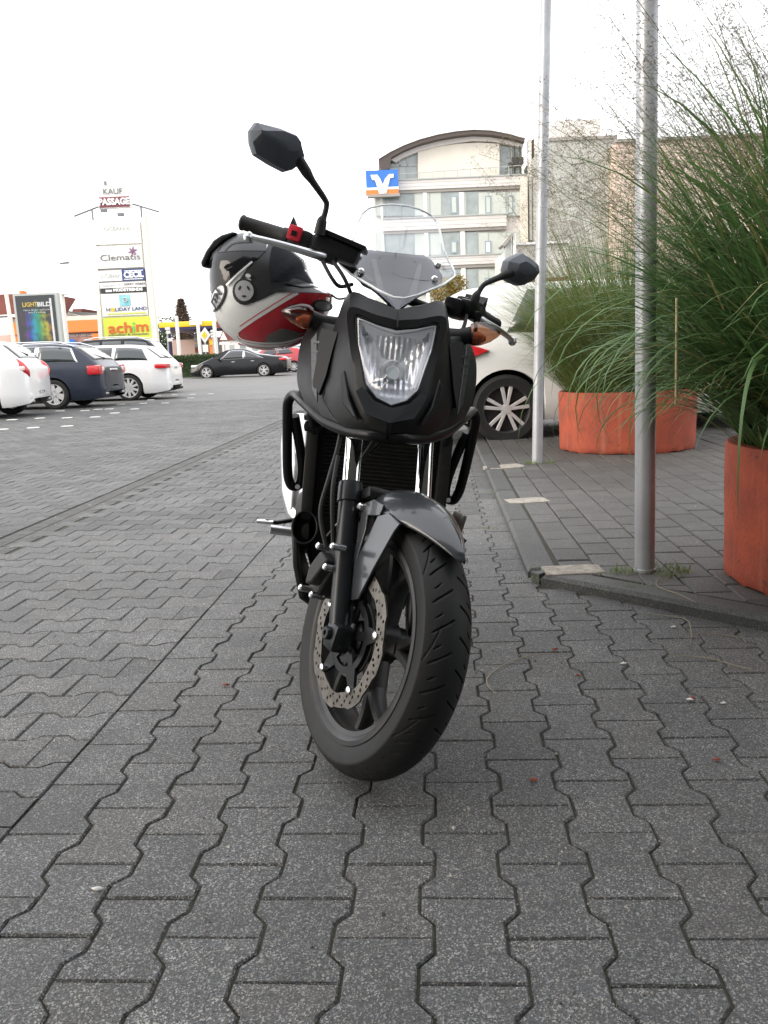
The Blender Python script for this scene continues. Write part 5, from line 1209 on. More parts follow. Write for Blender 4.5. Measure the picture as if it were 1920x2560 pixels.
# near silver crossover behind the planter (its left rear wheel is turned towards us at the right of the motorcycle)
p = ground(1268, 1110)
SY = R(2)
ax_ = Vector((p.x, p.y + .12, 0)); side = Vector((-math.sin(SY), math.cos(SY), 0))
car('parked_car', 'silver white crossover parked behind the orange planter, alloy wheel right of the motorcycle', 'm_csilver', ax_ + side * .80, SY, L=4.45, W=1.83, H=1.60, kind='hatch', wr=.345, wb=2.66, rear=.86, spokes=5, twin=True, group='cars parked on the lot', rimw=.70, detail=2, handles=True, clear=.22, tail='arrow', plate='HD KM 318')
# row of cars seen from behind, far left
GRP = 'cars parked on the lot'
def rear_row(name, lbl, m, u, v, Y, yaw, **k):
    q = at(u, v, Y); z = gz(q.x, q.y); W = k.get('W', 1.8); nrm = Vector((-math.sin(yaw), math.cos(yaw), 0))   # left side faces us: origin lies behind the near wheel
    return car(name, lbl, m, Vector((q.x, q.y, z)) - nrm * (W / 2 - .05), yaw, group=GRP, **k)
Y180 = math.pi
rear_row('parked_car', 'white hatchback with tall red tail lamps at the left photo edge', 'm_cwhite', -42, 1040, 15.9, Y180 + R(5), L=4.25, W=1.79, H=1.48, kind='hatch', wr=.315, wb=2.65, rear=.80, tail='boomerang', plate='HD LR 284', spokes=7, clear=.2)
rear_row('parked_car', 'dark blue estate car with bright window trim between two white cars', 'm_cblue', 141, 1020, 19.0, Y180 + R(-2), L=4.80, W=1.80, H=1.45, kind='wagon', wr=.325, wb=2.75, rear=1.02, tail='square', chrome=True, rails=True, spokes=6, hub=True, plate='HD ES 75')
rear_row('parked_car', 'white estate car with multi spoke wheels right of the dark blue estate', 'm_cwhite', 326, 997, 22.3, Y180 + R(-1), L=4.90, W=1.84, H=1.46, kind='wagon', wr=.335, wb=2.95, rear=.98, spokes=10, rimw=.76, plate='HD TM 5')
rear_row('parked_car', 'black estate car with roof rails mostly hidden behind the white estate', 'm_cblack', 342, 965, 26.4, Y180, L=4.85, W=1.86, H=1.74, kind='wagon', wr=.34, wb=2.85, rear=.95, rails=True, plate='HD RO 91')
# cars driving past farther off: left side of a sedan heading left
q = at(664, 933, 43.5); car('black_sedan', 'black sedan driving left along the road beyond the car park', 'm_cblack', Vector((q.x, q.y + .8, gz(q.x, q.y) - .03)), Y180 + R(-4), L=4.90, W=1.86, H=1.47, kind='sedan', wr=.34, wb=2.97, rear=1.10, spokes=5, twin=True, group='cars on the road beyond the lot', rimw=.72, chrome=True, clear=.16, plate='HD VW 60')
q = at(738, 920, 50.5); car('red_car', 'red hatchback half hidden behind the motorcycle, beyond the black sedan', 'm_cred', Vector((q.x, q.y + .8, gz(q.x, q.y) + .02)), Y180 + R(-4), L=4.1, W=1.72, H=1.45, kind='hatch', wr=.31, wb=2.5, rear=.7, spokes=7, group='cars on the road beyond the lot', plate='HD OB 33')
q = at(640, 905, 62); car('pale_car', 'pale green hatchback behind the red and black cars', 'm_cgreen', Vector((q.x + 4.4, q.y, gz(q.x, q.y) + .15)), Y180, L=4.2, W=1.75, H=1.5, kind='hatch', wr=.31, wb=2.55, rear=.8, spokes=5, group='cars on the road beyond the lot', plate='HD FN 17')
# ------------------------------------------------------------------ buildings, signs and greenery beyond the lot
mat('m_cream', (.74, .69, .60), .8, var=.06, vscale=.6)
mat('m_panel', (.70, .66, .62), .75, var=.06, vscale=.8)
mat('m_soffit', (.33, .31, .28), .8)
mat('m_greyframe', (.42, .44, .42), .6)
mat('m_bankglass', (.52, .55, .49), .12, spec=.8, var=.12, vscale=.3)
mat('m_darkglass', (.30, .34, .33), .08, spec=.8, var=.3, vscale=.5)
mat('m_bluewin', (.26, .32, .36), .1, spec=.8)
mat('m_roofdark', (.095, .075, .065), .7, var=.2)
mat('m_signblue', (.035, .17, .55), .35)
mat('m_signorange', (.72, .22, .05), .4)
mat('m_signwhite', (.80, .80, .78), .4)
mat('m_offwhite', (.78, .77, .72), .7, var=.05)
mat('m_creamwhite', (.76, .73, .62), .7, var=.06)
mat('m_plum', (.20, .05, .065), .5)
mat('m_navy', (.045, .075, .22), .45)
mat('m_charcoal', (.035, .036, .038), .5)
mat('m_lime', (.62, .66, .07), .5)
mat('m_letterorange', (.62, .12, .03), .5)
mat('m_lettergreen', (.14, .55, .10), .5)
mat('m_lettergrey', (.18, .18, .19), .6)
mat('m_letterpale', (.50, .54, .52), .6)
mat('m_purple', (.22, .10, .20), .6)
mat('m_teal', (.14, .42, .50), .5, alt=(.30, .60, .62), vscale=2)
mat('m_yellow', (.78, .52, .02), .5)
mat('m_darkblue', (.03, .03, .10), .5)
mat('m_facadeorange', (.70, .24, .06), .7, var=.06)
mat('m_tile', (.20, .065, .05), .8, var=.2, vscale=1.5)
mat('m_tilegrey', (.22, .22, .21), .8, var=.15)
mat('m_plaster', (.62, .60, .56), .85, var=.08, vscale=.7)
mat('m_pink', (.62, .45, .38), .8, var=.08)
mat('m_greywall', (.44, .44, .40), .85, var=.2, vscale=.8)
mat('m_apricot', (.66, .53, .44), .85, var=.2, vscale=.6)
mat('m_brownwall', (.12, .075, .055), .85, var=.3)
mat('m_shop', (.30, .12, .10), .6, var=.5, vscale=1.5, alt=(.55, .40, .34))
leaf_mat('m_leaf_yellow', (.17, .15, .025), (.26, .19, .04), (.30, .12, .03))
leaf_mat('m_leaf_dark', (.025, .055, .016), (.06, .10, .03), (.10, .12, .03))
leaf_mat('m_leaf_light', (.12, .17, .03), (.26, .28, .05), (.45, .38, .03))
leaf_mat('m_needle', (.085, .06, .045), (.13, .09, .06), (.16, .08, .05))
mat('m_bark', (.07, .055, .04), .9, var=.4, bump=.6)

class PX:
    """a thing whose parts are given by their outline in metres at distance Y (helper converts surveyed directions)"""
    def __init__(s, name, lbl, cat, u, v, Y, group=None):
        q = at(u, v, Y); s.o = Vector((q.x, Y, gz(q.x, Y))); s.t = thing(name, lbl, cat, s.o, (0, 0, 0), group); s.Y = Y
    def xz(s, u, v, Y=None): q = at(u, v, Y or s.Y); return q.x - s.o.x, q.z - s.o.z
    def box(s, nm, m, u0, v0, u1, v1, D=.3, dy=0., par=None, bev=0, to_ground=False, Y=None):
        Yr = Y or s.Y; um = (u0 + u1) / 2; vm = (v0 + v1) / 2
        xa, _ = s.xz(u0, vm, Yr); xb, _ = s.xz(u1, vm, Yr); _, zt = s.xz(um, v0, Yr); _, zb = s.xz(um, v1, Yr)
        if to_ground: zb = 0.
        mb = MB(); mb.box(((xa + xb) / 2, Yr - s.Y + dy + D / 2, (zt + zb) / 2), (xb - xa, D, zt - zb), bev=bev); return mb.build(nm, m, par or s.t, smooth=bool(bev))
    def poly(s, nm, m, pts, D=.3, dy=0., par=None, Y=None):
        P = [(*s.xz(u, v, Y),) for u, v in pts]; mb = MB(); yy = (Y or s.Y) - s.Y + dy + D / 2; mb.prism([(x, yy, z) for x, z in P], (0, 1, 0), D); return mb.build(nm, m, par or s.t, smooth=False)
    def txt(s, st, m, u, v, hpx, wpx=None, dy=-.03, par=None, bold=0., shear=0., Y=None, roll=0.):
        Yr = Y or s.Y; x, z = s.xz(u, v, Yr); k = Yr / CAM_F * 1.02; text(st, hpx * k / .72, m, par or s.t, (x, Yr - s.Y + dy, z), (R(90), roll, 0), ext=.012, width=wpx * k if wpx else None, bold=bold, shear=shear)

# --- office building with arched roof
BK = PX('bank_building', 'pale office building with glazed storeys and an arched dark roof above the penthouse', 'building', 1130, 800, 72.)
BK.box('wall', 'm_panel', 943, 470, 1320, 880, 14, .35, to_ground=True)
for (a, b) in ((444, 471), (540, 572), (639, 664)):
    r_edge = 1301 if a < 500 else 1266
    BK.box('spandrel', 'm_panel', 930 if a < 500 else 958, a + 3, r_edge + (16 if a < 500 else 0), b, .5, -.15)
    BK.box('ledge', 'm_greyframe', 928 if a < 500 else 956, a, r_edge + (18 if a < 500 else 2), a + 3, .7, -.25)
    BK.box('soffit', 'm_soffit', 932 if a < 500 else 958, b, r_edge, b + 8, .42, -.05)
    for q in (.36, .70): BK.box('panel_joint', 'm_greyframe', 958, a + (b - a) * q, r_edge, a + (b - a) * q + .8, .02, -.165)
for (a, b) in ((479, 540), (580, 639), (672, 735), (745, 800)):
    us = [940, 962, 1000, 1036, 1075, 1104, 1150, 1166, 1196, 1222, 1266, 1301]
    for u0, u1 in zip(us, us[1:]):
        mk_ = 'm_bankglass' if (u0 not in (962, 1000, 1104, 1166)) else 'm_darkglass'
        wn = BK.box('window', 'm_greyframe', u0, a, u1, b, .2, .10)
        BK.box('pane', mk_, u0 + 1.2, a + 2, u1 - 1.2, b - 2, .03, .07, wn)
    for (u0, u1, m2) in ((1213, 1228, 'm_bluewin'), (1127, 1143, 'm_bluewin'), (1269, 1283, 'm_bluewin')):
        if b < 700 or u0 == 1213:
            sh_ = BK.box('casement', 'm_bluewin', u0, a + 10 + (12 if a > 500 else 0), u1, b - 6, .06, .0); BK.box('pane', 'm_signwhite' if (u0 == 1213 and a == 580) else 'm_bankglass', u0 + 3, a + 14 + (12 if a > 500 else 0), u1 - 3, b - 9, .03, -.02, sh_)
BK.box('column', 'm_cream', 1302, 440, 1320, 880, .6, -.2, to_ground=True)
BK.box('column', 'm_offwhite', 1062, 480, 1072, 800, .3, -.02); BK.box('column', 'm_offwhite', 956, 480, 962, 800, .3, -.02); BK.box('column', 'm_offwhite', 1152, 480, 1163, 800, .3, -.02)
BK.poly('penthouse_wall', 'm_cream', [(1046, 452), (1046, 371), (1090, 358), (1150, 350), (1200, 347), (1254, 350), (1254, 440)], 6, 1.2)
BK.poly('penthouse_glass', 'm_darkglass', [(974, 456), (974, 400), (1000, 386), (1045, 370), (1045, 452)], 5.5, 1.5)
BK.poly('penthouse_glass', 'm_darkglass', [(1255, 440), (1255, 351), (1313, 360), (1313, 436)], 5.5, 1.5)
for u0, v0, u1, v1 in ((974, 402, 1046, 406), (1000, 388, 1003, 455), (1020, 380, 1022, 452), (1285, 356, 1287, 438)): BK.box('glazing_bar', 'm_greyframe', u0, v0, u1, v1, .1, 1.4)
arc = [(946, 396), (975, 378), (1010, 361), (1050, 346), (1095, 334), (1140, 326), (1185, 322), (1230, 324), (1275, 333), (1313, 344)]
BK.poly('arched_roof', 'm_roofdark', arc + [(1313, 353), (1275, 343), (1230, 335), (1185, 333), (1140, 338), (1095, 346), (1050, 358), (1010, 374), (978, 392), (975, 420), (952, 424)], 9, .2)
BK.poly('roof_edge', 'm_signwhite', [(u, v - 2) for u, v in arc] + [(u, v + 1) for u, v in reversed(arc)], 9.2, .1)
BK.poly('roof_soffit', 'm_panel', [(978, 392), (1010, 374), (1050, 358), (1095, 346), (1140, 338), (1185, 333), (1230, 335), (1275, 343), (1313, 353), (1313, 362), (1275, 352), (1230, 345), (1185, 344), (1140, 350), (1095, 358), (1050, 370), (1010, 386), (990, 398)], 7, 1.0)
mb = MB()
for k in range(9):
    u = 1048 + k * 32; x, z = BK.xz(u, 447 - (u - 1000) * .075 - 12); mb.tube([(x, .1, z), (x, .1, z - .75)], .03, n=5)
x0, z0 = BK.xz(1000, 435); x1, z1 = BK.xz(1312, 412); mb.tube([(x0, .1, z0), (x1, .1, z1)], .03, n=5); mb.build('roof_railing', 'm_greyframe', BK.t)
for u in (1290, 1304):
    mb = MB(); x, z = BK.xz(u, 430); x2, z2 = BK.xz(u, 360); mb.tube([(x, .6, z), (x, .6, z2)], .07, n=6); mb.box((x, .5, z + (z2 - z) * .45), (.5, .25, .55)); mb.box((x - .35, .5, z + (z2 - z) * .3), (.35, .2, .4)); mb.build('antenna', 'm_charcoal', BK.t)
for u0, u1, m_ in ((1324, 1331, 'm_offwhite'), (1334, 1337, 'm_brownwall'), (1338, 1346, 'm_offwhite'), (1350, 1353, 'm_roofdark')): BK.box('vent_duct', m_, u0, 346, u1, 600, .8, .2)
VS = PX('roof_sign', 'square blue and orange sign with a white winged V on the office roof corner', 'sign', 955, 455, 71.2)
VS.o = VS.o
VS.box('board', 'm_signblue', 915, 425, 996, 484, .5, 0); VS.box('orange_band', 'm_signorange', 914.5, 474, 996.5, 485, .52, -.03); VS.box('white_band', 'm_signwhite', 914.5, 468, 996.5, 474, .52, -.02)
VS.poly('emblem', 'm_signwhite', [(926, 438), (943, 437), (950, 446), (957, 462), (962, 448), (972, 436), (984, 435), (984, 444), (975, 446), (966, 484), (948, 485), (938, 452), (930, 450)], .05, -.09)
VS.box('sign_base', 'm_soffit', 918, 485, 1000, 492, .6, -.05)
# --- tall grey block, its roof hut and the apricot wing, behind the grasses
GB = PX('grey_building', 'tall grey rendered block with a flat roof hut behind the slim pole', 'building', 1460, 700, 66.)
GB.box('wall', 'm_greywall', 1370, 346, 1540, 880, 10, 0, to_ground=True); GB.box('roof_hut', 'm_panel', 1384, 292, 1508, 344, 5, .8); GB.box('parapet', 'm_soffit', 1368, 342, 1542, 350, .4, -.15)
AB = PX('apricot_building', 'apricot rendered building standing behind the dark grass at the right photo edge', 'building', 1740, 700, 64.)
AB.box('wall', 'm_apricot', 1541, 342, 2050, 880, 9, .4, to_ground=True); AB.box('eaves', 'm_soffit', 1541, 336, 2050, 343, .6, .1)
# --- low white building with a little gable and the fence at the foot of the office building
LB = PX('low_white_building', 'low white flat building in front of the office block beside the slim pole', 'building', 1340, 700, 40.)
LB.box('wall', 'm_plaster', 1284, 610, 1420, 880, 6, 0, to_ground=True); LB.box('roof_edge', 'm_signwhite', 1282, 605, 1422, 611, .4, -.2)
LB.poly('gable', 'm_greyframe', [(1256, 740), (1256, 616), (1270, 598), (1274, 740)], .5, -.9); LB.poly('gable_roof', 'm_soffit', [(1246, 620), (1268, 592), (1276, 592), (1272, 600), (1252, 624)], 1.2, -1.1); LB.box('post', 'm_offwhite', 1275, 592, 1282, 740, .3, -1.0)
LB.box('lean_to_roof', 'm_tile', 1270, 702, 1420, 742, 1.5, -1.5); LB.box('base_wall', 'm_brownwall', 1180, 736, 1420, 880, .4, -1.9, to_ground=True)
FN = PX('fence', 'thin grey railing on a brown wall below the office building', 'fence', 1220, 760, 37.5)
for i in range(6): FN.box('post', 'm_greyframe', 1170 + i * 21, 728 - i * .9, 1172 + i * 21, 880, .06, 0, to_ground=True)
FN.box('rail', 'm_greyframe', 1168, 727, 1282, 729.5, .06, -.06); FN.box('rail', 'm_greyframe', 1168, 737, 1282, 739, .05, -.06); FN.box('footing', 'm_brownwall', 1168, 742, 1282, 880, .2, .1, to_ground=True)

# --- trees and shrubs
def foliage(mb, blobs, n, sz, rg_, squash=1.):
    for (c, r_, wgt) in blobs:
        for i in range(int(n * wgt)):
            d = Vector((rg_.gauss(0, 1), rg_.gauss(0, 1), rg_.gauss(0, 1))).normalized() * r_ * rg_.uniform(.45, 1.05) ** .6; d.z *= squash; p = Vector(c) + d; s_ = sz * rg_.uniform(.6, 1.4)
            a = Vector((rg_.gauss(0, 1), rg_.gauss(0, 1), rg_.gauss(0, .6))).normalized(); b = a.cross(Vector((rg_.gauss(0, 1), rg_.gauss(0, 1), rg_.gauss(0, 1)))).normalized()
            mb.add([p - a * s_, p + b * s_ * .55, p + a * s_, p - b * s_ * .55], [(0, 1, 2, 3)])
def tree(name, lbl, u, v, Y, H, wd, m, seed, shape='oval', n=2600, sz=.09, group=None, cat='tree'):
    q = at(u, v, Y); base = Vector((q.x, Y, gz(q.x, Y))); t = thing(name, lbl, cat, base, (0, 0, 0), group); r_ = random.Random(seed); bl = []; mb = MB()
    if shape == 'fir':
        mb.tube([(0, 0, 0), (0, 0, H * .97)], [.16, .02], n=8)
        for k in range(20):
            z = H * (.2 + .79 * k / 20); rr = wd * .5 * (1 - (z / H)) ** .8 * 1.25 * r_.uniform(.8, 1.12)
            for j in range(9):
                a = j * .7 + k * .6 + r_.uniform(-.2, .2); e = Vector((math.cos(a) * rr, math.sin(a) * rr, z - .25 * rr)); mb.tube([(0, 0, z), e], [.03, .008], n=4)
                for f_ in (.35, .6, .85): bl.append((Vector((0, 0, z)).lerp(e, f_), .22 + .10 * rr, 1.))
        tot = len(bl)
    else:
        mb.tube([(0, 0, 0), (.05, 0, H * .35), (-.03, .04, H * .7)], [.05 * wd + .04, .04 * wd + .02, .02], n=8)
        for j in range(16):
            a = r_.uniform(0, 6.28); z = H * r_.uniform(.28, .9); k = math.sin(math.pi * min(1, max(.08, (z / H - .12) / .95)) ** .8); rr = wd * .42 * k * r_.uniform(.5, 1); c = (rr * math.cos(a), rr * math.sin(a), z)
            mb.tube([(0, 0, z * .7), c], [.03, .008], n=5); bl.append((c, wd * r_.uniform(.16, .28), 1.))
        bl.append(((0, 0, H * .55), wd * .36, 2.)); tot = 18
    mb.build('trunk', 'm_bark', t); fb = MB(); foliage(fb, bl, n / tot, sz, r_); fb.build('crown', m, t, smooth=False, kind='stuff'); return t
tree('yellowing_tree', 'yellowing broad tree seen past the right side of the windscreen', 1128, 800, 44., 4.7, 2.5, 'm_leaf_yellow', 3, n=9000, sz=.055)
tree('fir_tree', 'brownish conifer rising behind the petrol station canopy', 460, 850, 105., 8.6, 4.6, 'm_needle', 5, 'fir', n=16000, sz=.10)
tree('green_tree', 'low round green tree behind the petrol station canopy', 425, 850, 106., 6.6, 5.5, 'm_leaf_dark', 9, n=3000, sz=.16)
tree('shrub', 'yellow green shrub at the right end of the parked row', 398, 925, 38., 1.25, .85, 'm_leaf_light', 4, n=2600, sz=.035, cat='shrub')
HQ = at(470, 905, 47.); t = thing('hedge', 'clipped dark green hedge behind the black sedan', 'hedge', (HQ.x, 47., gz(HQ.x, 47.)))
mb = MB(); r_ = random.Random(8); xa, xb = at(404, 900, 47).x - HQ.x, at(560, 900, 47).x - HQ.x
for i in range(9000):
    x, y, z = r_.uniform(xa, xb), r_.uniform(-.5, .5), 1.15 * r_.random() ** .6 + r_.uniform(-.05, .08); s_ = .05; a = Vector((r_.gauss(0, 1), r_.gauss(0, 1), r_.gauss(0, 1))).normalized(); b = a.cross(Vector((r_.gauss(0, 1), 1, r_.gauss(0, 1)))).normalized(); p = Vector((x, y, z)); mb.add([p - a * s_, p + b * s_ * .6, p + a * s_, p - b * s_ * .6], [(0, 1, 2, 3)])
mb.build('foliage', 'm_leaf_dark', t, smooth=False, kind='stuff'); mb = MB(); mb.box(((xa + xb) / 2, 0, .5), (xb - xa - .2, .7, 1.0)); mb.build('inner_branches', 'm_leaf_dark', t, smooth=False)

# --- shopping centre pylon
TW = PX('shop_pylon', 'tall white sign pylon stacked with shop name boards', 'sign', 322, 850, 45.)
TW.poly('pillar', 'm_creamwhite', [(250, 905), (229, 552), (236, 549), (261, 905)], .45, 0); TW.poly('pillar', 'm_creamwhite', [(383, 905), (352, 545), (362, 540), (399, 905)], .45, 0)
TW.poly('core', 'm_offwhite', [(258, 868), (233, 556), (352, 548), (380, 862)], .25, .12)
mb = MB()
for pts in (((182, 539), (243, 515)), ((328, 508), (395, 528)), ((226, 520), (230, 552)), ((349, 512), (352, 545))): (a, b), (c, d) = pts; xa, za = TW.xz(a, b); xc, zc = TW.xz(c, d); mb.tube([(xa, .2, za), (xc, .2, zc)], .05, n=6)
mb.build('roof_strut', 'm_lettergrey', TW.t)
hd = TW.box('head_board', 'm_offwhite', 244, 463, 324, 520, .3, 0); TW.txt('KAUF', 'm_lettergrey', 282, 479, 13, 44, par=hd, roll=R(.5))
pb = TW.box('name_board', 'm_plum', 248, 492, 324, 518, .34, -.03); TW.txt('PASSAGE', 'm_signwhite', 286, 505, 14, 72, dy=-.06, par=pb, bold=.02)
for u, v in ((265, 529), (307, 539)): mb = MB(); x, z = TW.xz(u, v); mb.box((x, -.35, z), (.32, .2, .16), bev=.03); mb.tube([(x, -.3, z), (x - .4, 0, z + .25)], .02, n=5); mb.build('floodlight', 'm_lettergrey', TW.t)
mb = MB(); x, z = TW.xz(262, 458); mb.box((x, .1, z), (.12, .12, .22)); mb.tube([(x, .1, z - .1), (x, .1, z - .3)], .02, n=5); mb.build('top_lamp', 'm_lettergrey', TW.t)
b0 = TW.box('name_board', 'm_offwhite', 236, 556, 352, 610, .3, -.02); TW.txt('OCEANUS', 'm_letterpale', 293, 572, 8, 62, par=b0)
b1 = TW.box('name_board', 'm_offwhite', 238, 614, 356, 670, .3, -.02); TW.txt('Clematis', 'm_lettergrey', 301, 644, 14, 94, dy=-.04, par=b1)
mb = MB(); x, z = TW.xz(332, 628)
for k in range(6): a = k * math.pi / 3 + .3; mb.prism([(x, -.05, z), (x + .11 * math.cos(a - .4), -.05, z + .11 * math.sin(a - .4)), (x + .27 * math.cos(a), -.05, z + .27 * math.sin(a)), (x + .11 * math.cos(a + .4), -.05, z + .11 * math.sin(a + .4))], (0, 1, 0), .02)
mb.build('flower_emblem', 'm_purple', b1, smooth=False)
TW.box('divider', 'm_lettergrey', 245, 672.5, 358, 674.5, .32, -.03)
b2 = TW.box('name_board', 'm_offwhite', 246, 675, 305, 703, .3, -.02); TW.txt('s.Oliver', 'm_letterpale', 276, 690, 11, 46, par=b2, shear=.2)
b3 = TW.box('name_board', 'm_navy', 306, 672, 362, 701, .32, -.03); TW.txt('CECIL', 'm_signwhite', 335, 687, 13, 47, dy=-.05, par=b3, bold=.02); TW.box('white_line', 'm_signwhite', 311, 675.5, 358, 677.5, .03, -.05, b3); TW.box('white_line', 'm_signwhite', 311, 696.5, 358, 698.5, .03, -.05, b3)
TW.box('divider', 'm_lettergrey', 248, 703, 362, 704.5, .32, -.03)
b4 = TW.box('name_board', 'm_offwhite', 249, 705, 364, 719, .3, -.02); TW.txt('opus  1', 'm_letterpale', 278, 713, 5.5, 40, par=b4); TW.txt('GERRY WEBER', 'm_lettergrey', 337, 710, 5, 52, par=b4)
b5 = TW.box('name_board', 'm_charcoal', 252, 720, 365, 731, .32, -.03); TW.txt('ann MODETRENDS', 'm_signwhite', 311, 725, 6.5, 88, dy=-.05, par=b5, bold=.012)
b6 = TW.box('name_board', 'm_offwhite', 254, 733, 368, 789, .3, -.02); TW.box('emblem_tile', 'm_teal', 299, 737, 326, 765, .05, -.05, b6); TW.txt('HOLIDAY LAND', 'm_navy', 317, 773, 8.5, 96, dy=-.04, par=b6); TW.box('green_line', 'm_lime', 269, 782, 366, 785, .03, -.05, b6)
mb = MB(); x, z = TW.xz(282.5, 774.5); mb.lathe([(-.06, .0), (-.06, .10), (-.03, .10)], (x, 0, z), axis='y', n=16); mb.build('sun_emblem', 'm_yellow', b6)
mb = MB(); x, z = TW.xz(313, 751); mb.tube([(x - .12, -.07, z + .1), (x + .05, -.07, z + .12), (x + .12, -.07, z), (x + .02, -.07, z - .08), (x - .08, -.07, z - .02), (x, -.07, z + .05)], .03, n=6, smooth=4); mb.build('swirl', 'm_letterpale', b6)
b7 = TW.box('name_board', 'm_lime', 260, 793, 377, 852, .32, -.03)
TW.txt('ach', 'm_letterorange', 301, 821, 25, 56, dy=-.06, par=b7, bold=.014); TW.box('letter_stem', 'm_lettergreen', 332.5, 815, 337.5, 831, .04, -.07, b7); TW.box('letter_dot', 'm_lettergreen', 332, 806, 337, 811, .04, -.07, b7); TW.txt('m', 'm_letterorange', 356, 817, 25, 29, dy=-.06, par=b7, bold=.014); TW.txt('schreiben & schenken', 'm_lettergrey', 322, 836, 4.5, 96, dy=-.05, par=b7)

# --- illuminated poster case
PO = PX('poster_case', 'dark advertising poster case with rainbow splash behind the blue estate', 'sign', 95, 850, 43.)
fr = PO.box('case', 'm_greyframe', 39, 733, 150, 872, .35, 0); PO.box('post', 'm_greyframe', 70, 860, 120, 905, .2, .1, to_ground=True)
n_ = bpy.data.materials.new('m_poster'); n_.use_nodes = True; MATS['m_poster'] = n_; nn = n_.node_tree; LL = nn.links.new; pp = nn.nodes['Principled BSDF']; pp.inputs['Roughness'].default_value = .2
tc = nn.nodes.new('ShaderNodeTexCoord'); sx_ = nn.nodes.new('ShaderNodeSeparateXYZ'); LL(tc.outputs['Generated'], sx_.inputs[0]); rp = nn.nodes.new('ShaderNodeValToRGB'); rp.color_ramp.elements[0].color = (.20, .02, .07, 1); rp.color_ramp.elements[0].position = .12; rp.color_ramp.elements[1].color = (.42, .18, .03, 1); rp.color_ramp.elements[1].position = .85
for ps, c_ in ((.28, (.03, .05, .32)), (.42, (.02, .22, .30)), (.55, (.02, .22, .10)), (.72, (.38, .38, .02))): e = rp.color_ramp.elements.new(ps); e.color = (*c_, 1)
nz_ = nn.nodes.new('ShaderNodeTexNoise'); nz_.inputs['Scale'].default_value = 7; nz_.inputs['Detail'].default_value = 6; LL(tc.outputs['Generated'], nz_.inputs['Vector'])
dv = nn.nodes.new('ShaderNodeVectorMath'); dv.operation = 'DISTANCE'; dv.inputs[1].default_value = (.5, 0, .38); mu_ = nn.nodes.new('ShaderNodeVectorMath'); mu_.operation = 'MULTIPLY'; mu_.inputs[1].default_value = (1, 0, 1); LL(tc.outputs['Generated'], mu_.inputs[0]); LL(mu_.outputs['Vector'], dv.inputs[0])
sm_ = nn.nodes.new('ShaderNodeMath'); sm_.operation = 'ADD'; LL(dv.outputs['Value'], sm_.inputs[0]); LL(nz_.outputs['Fac'], sm_.inputs[1]); mr_ = nn.nodes.new('ShaderNodeMapRange'); mr_.inputs[1].default_value = .62; mr_.inputs[2].default_value = .90; mr_.inputs[3].default_value = 1; mr_.inputs[4].default_value = 0; LL(sm_.outputs[0], mr_.inputs[0])
mx_ = nn.nodes.new('ShaderNodeMixRGB'); mx_.inputs[1].default_value = (.028, .034, .036, 1); LL(mr_.outputs[0], mx_.inputs[0]); LL(sx_.outputs[0], rp.inputs[0]); LL(rp.outputs[0], mx_.inputs[2]); LL(mx_.outputs[0], pp.inputs['Base Color'])
ps = PO.box('poster', 'm_poster', 45, 738, 142, 868, .04, -.03, fr); mat('m_gold2', (.45, .33, .08), .5); mat('m_palegrey', (.55, .56, .56), .5)
PO.txt('LIGHT', 'm_gold2', 76, 762, 10, 36, par=ps, dy=-.05, bold=.01); PO.txt('BILD', 'm_palegrey', 111, 761, 10, 32, par=ps, dy=-.05, bold=.01)
PO.txt('Neue Bilder aus Licht', 'm_palegrey', 94, 775, 3.4, 64, par=ps, dy=-.05); PO.txt('bis Freitag', 'm_palegrey', 94, 781, 3.2, 40, par=ps, dy=-.05); PO.txt('www.lightbild-ausstellung.de', 'm_palegrey', 100, 856, 3.2, 66, par=ps, dy=-.05)
PO.box('side_light', 'm_palegrey', 130, 745, 135, 868, .02, -.045, ps)
BPO = PX('white_post', 'plain white column standing right of the dark poster case', 'post', 152, 850, 47.); BPO.box('shaft', 'm_offwhite', 149, 735, 163, 905, .4, 0, to_ground=True); BPO.box('cap', 'm_creamwhite', 148, 733, 164, 736, .44, -.02)

# --- orange-fronted supermarket with roofs behind
OS = PX('orange_shop', 'low shop with orange fascia and red tiled roof behind the parked cars', 'building', 150, 850, 60.)
OS.box('wall', 'm_plaster', -40, 792, 262, 910, 8, .6, to_ground=True); OS.box('fascia', 'm_facadeorange', 25, 803, 262, 833, .8, -.1); OS.box('fascia', 'm_facadeorange', 232, 833, 256, 880, .7, -.05, to_ground=True); OS.box('fascia', 'm_facadeorange', 30, 833, 52, 880, .7, -.05, to_ground=True)
sw = OS.box('shop_window', 'm_shop', 165, 836, 231, 880, .3, .3); OS.txt('FRISCH UND GUT', 'm_signwhite', 200, 838, 6, 62, dy=.2, par=sw); OS.box('fascia_edge', 'm_letterorange', 25, 831.5, 262, 833.5, .84, -.14)
ck = OS.box('carton_poster', 'm_panel', 210, 848, 236, 870, .1, .2, sw); mb = MB(); x, z = OS.xz(176, 862); mb.lathe([(0, 0), (0, .42), (.05, .38)], (x, .15, z), axis='y', n=20); mb.build('round_emblem', 'm_signblue', sw)
OS.box('poster_panel', 'm_offwhite', -20, 790, 27, 838, .2, .3); OS.box('poster_panel', 'm_pink', -20, 838, 32, 876, .2, .3)
OS.poly('tiled_roof', 'm_tile', [(-60, 790), (-60, 733), (95, 728), (60, 786)], 6, 1.5); OS.box('chimney', 'm_facadeorange', 24, 722, 32, 738, .8, 1.6); OS.box('eaves', 'm_signwhite', -40, 786, 60, 793, .6, .3)
GH = PX('gabled_house', 'white gabled house with a grey roof behind the orange fascia', 'building', 205, 850, 68.)
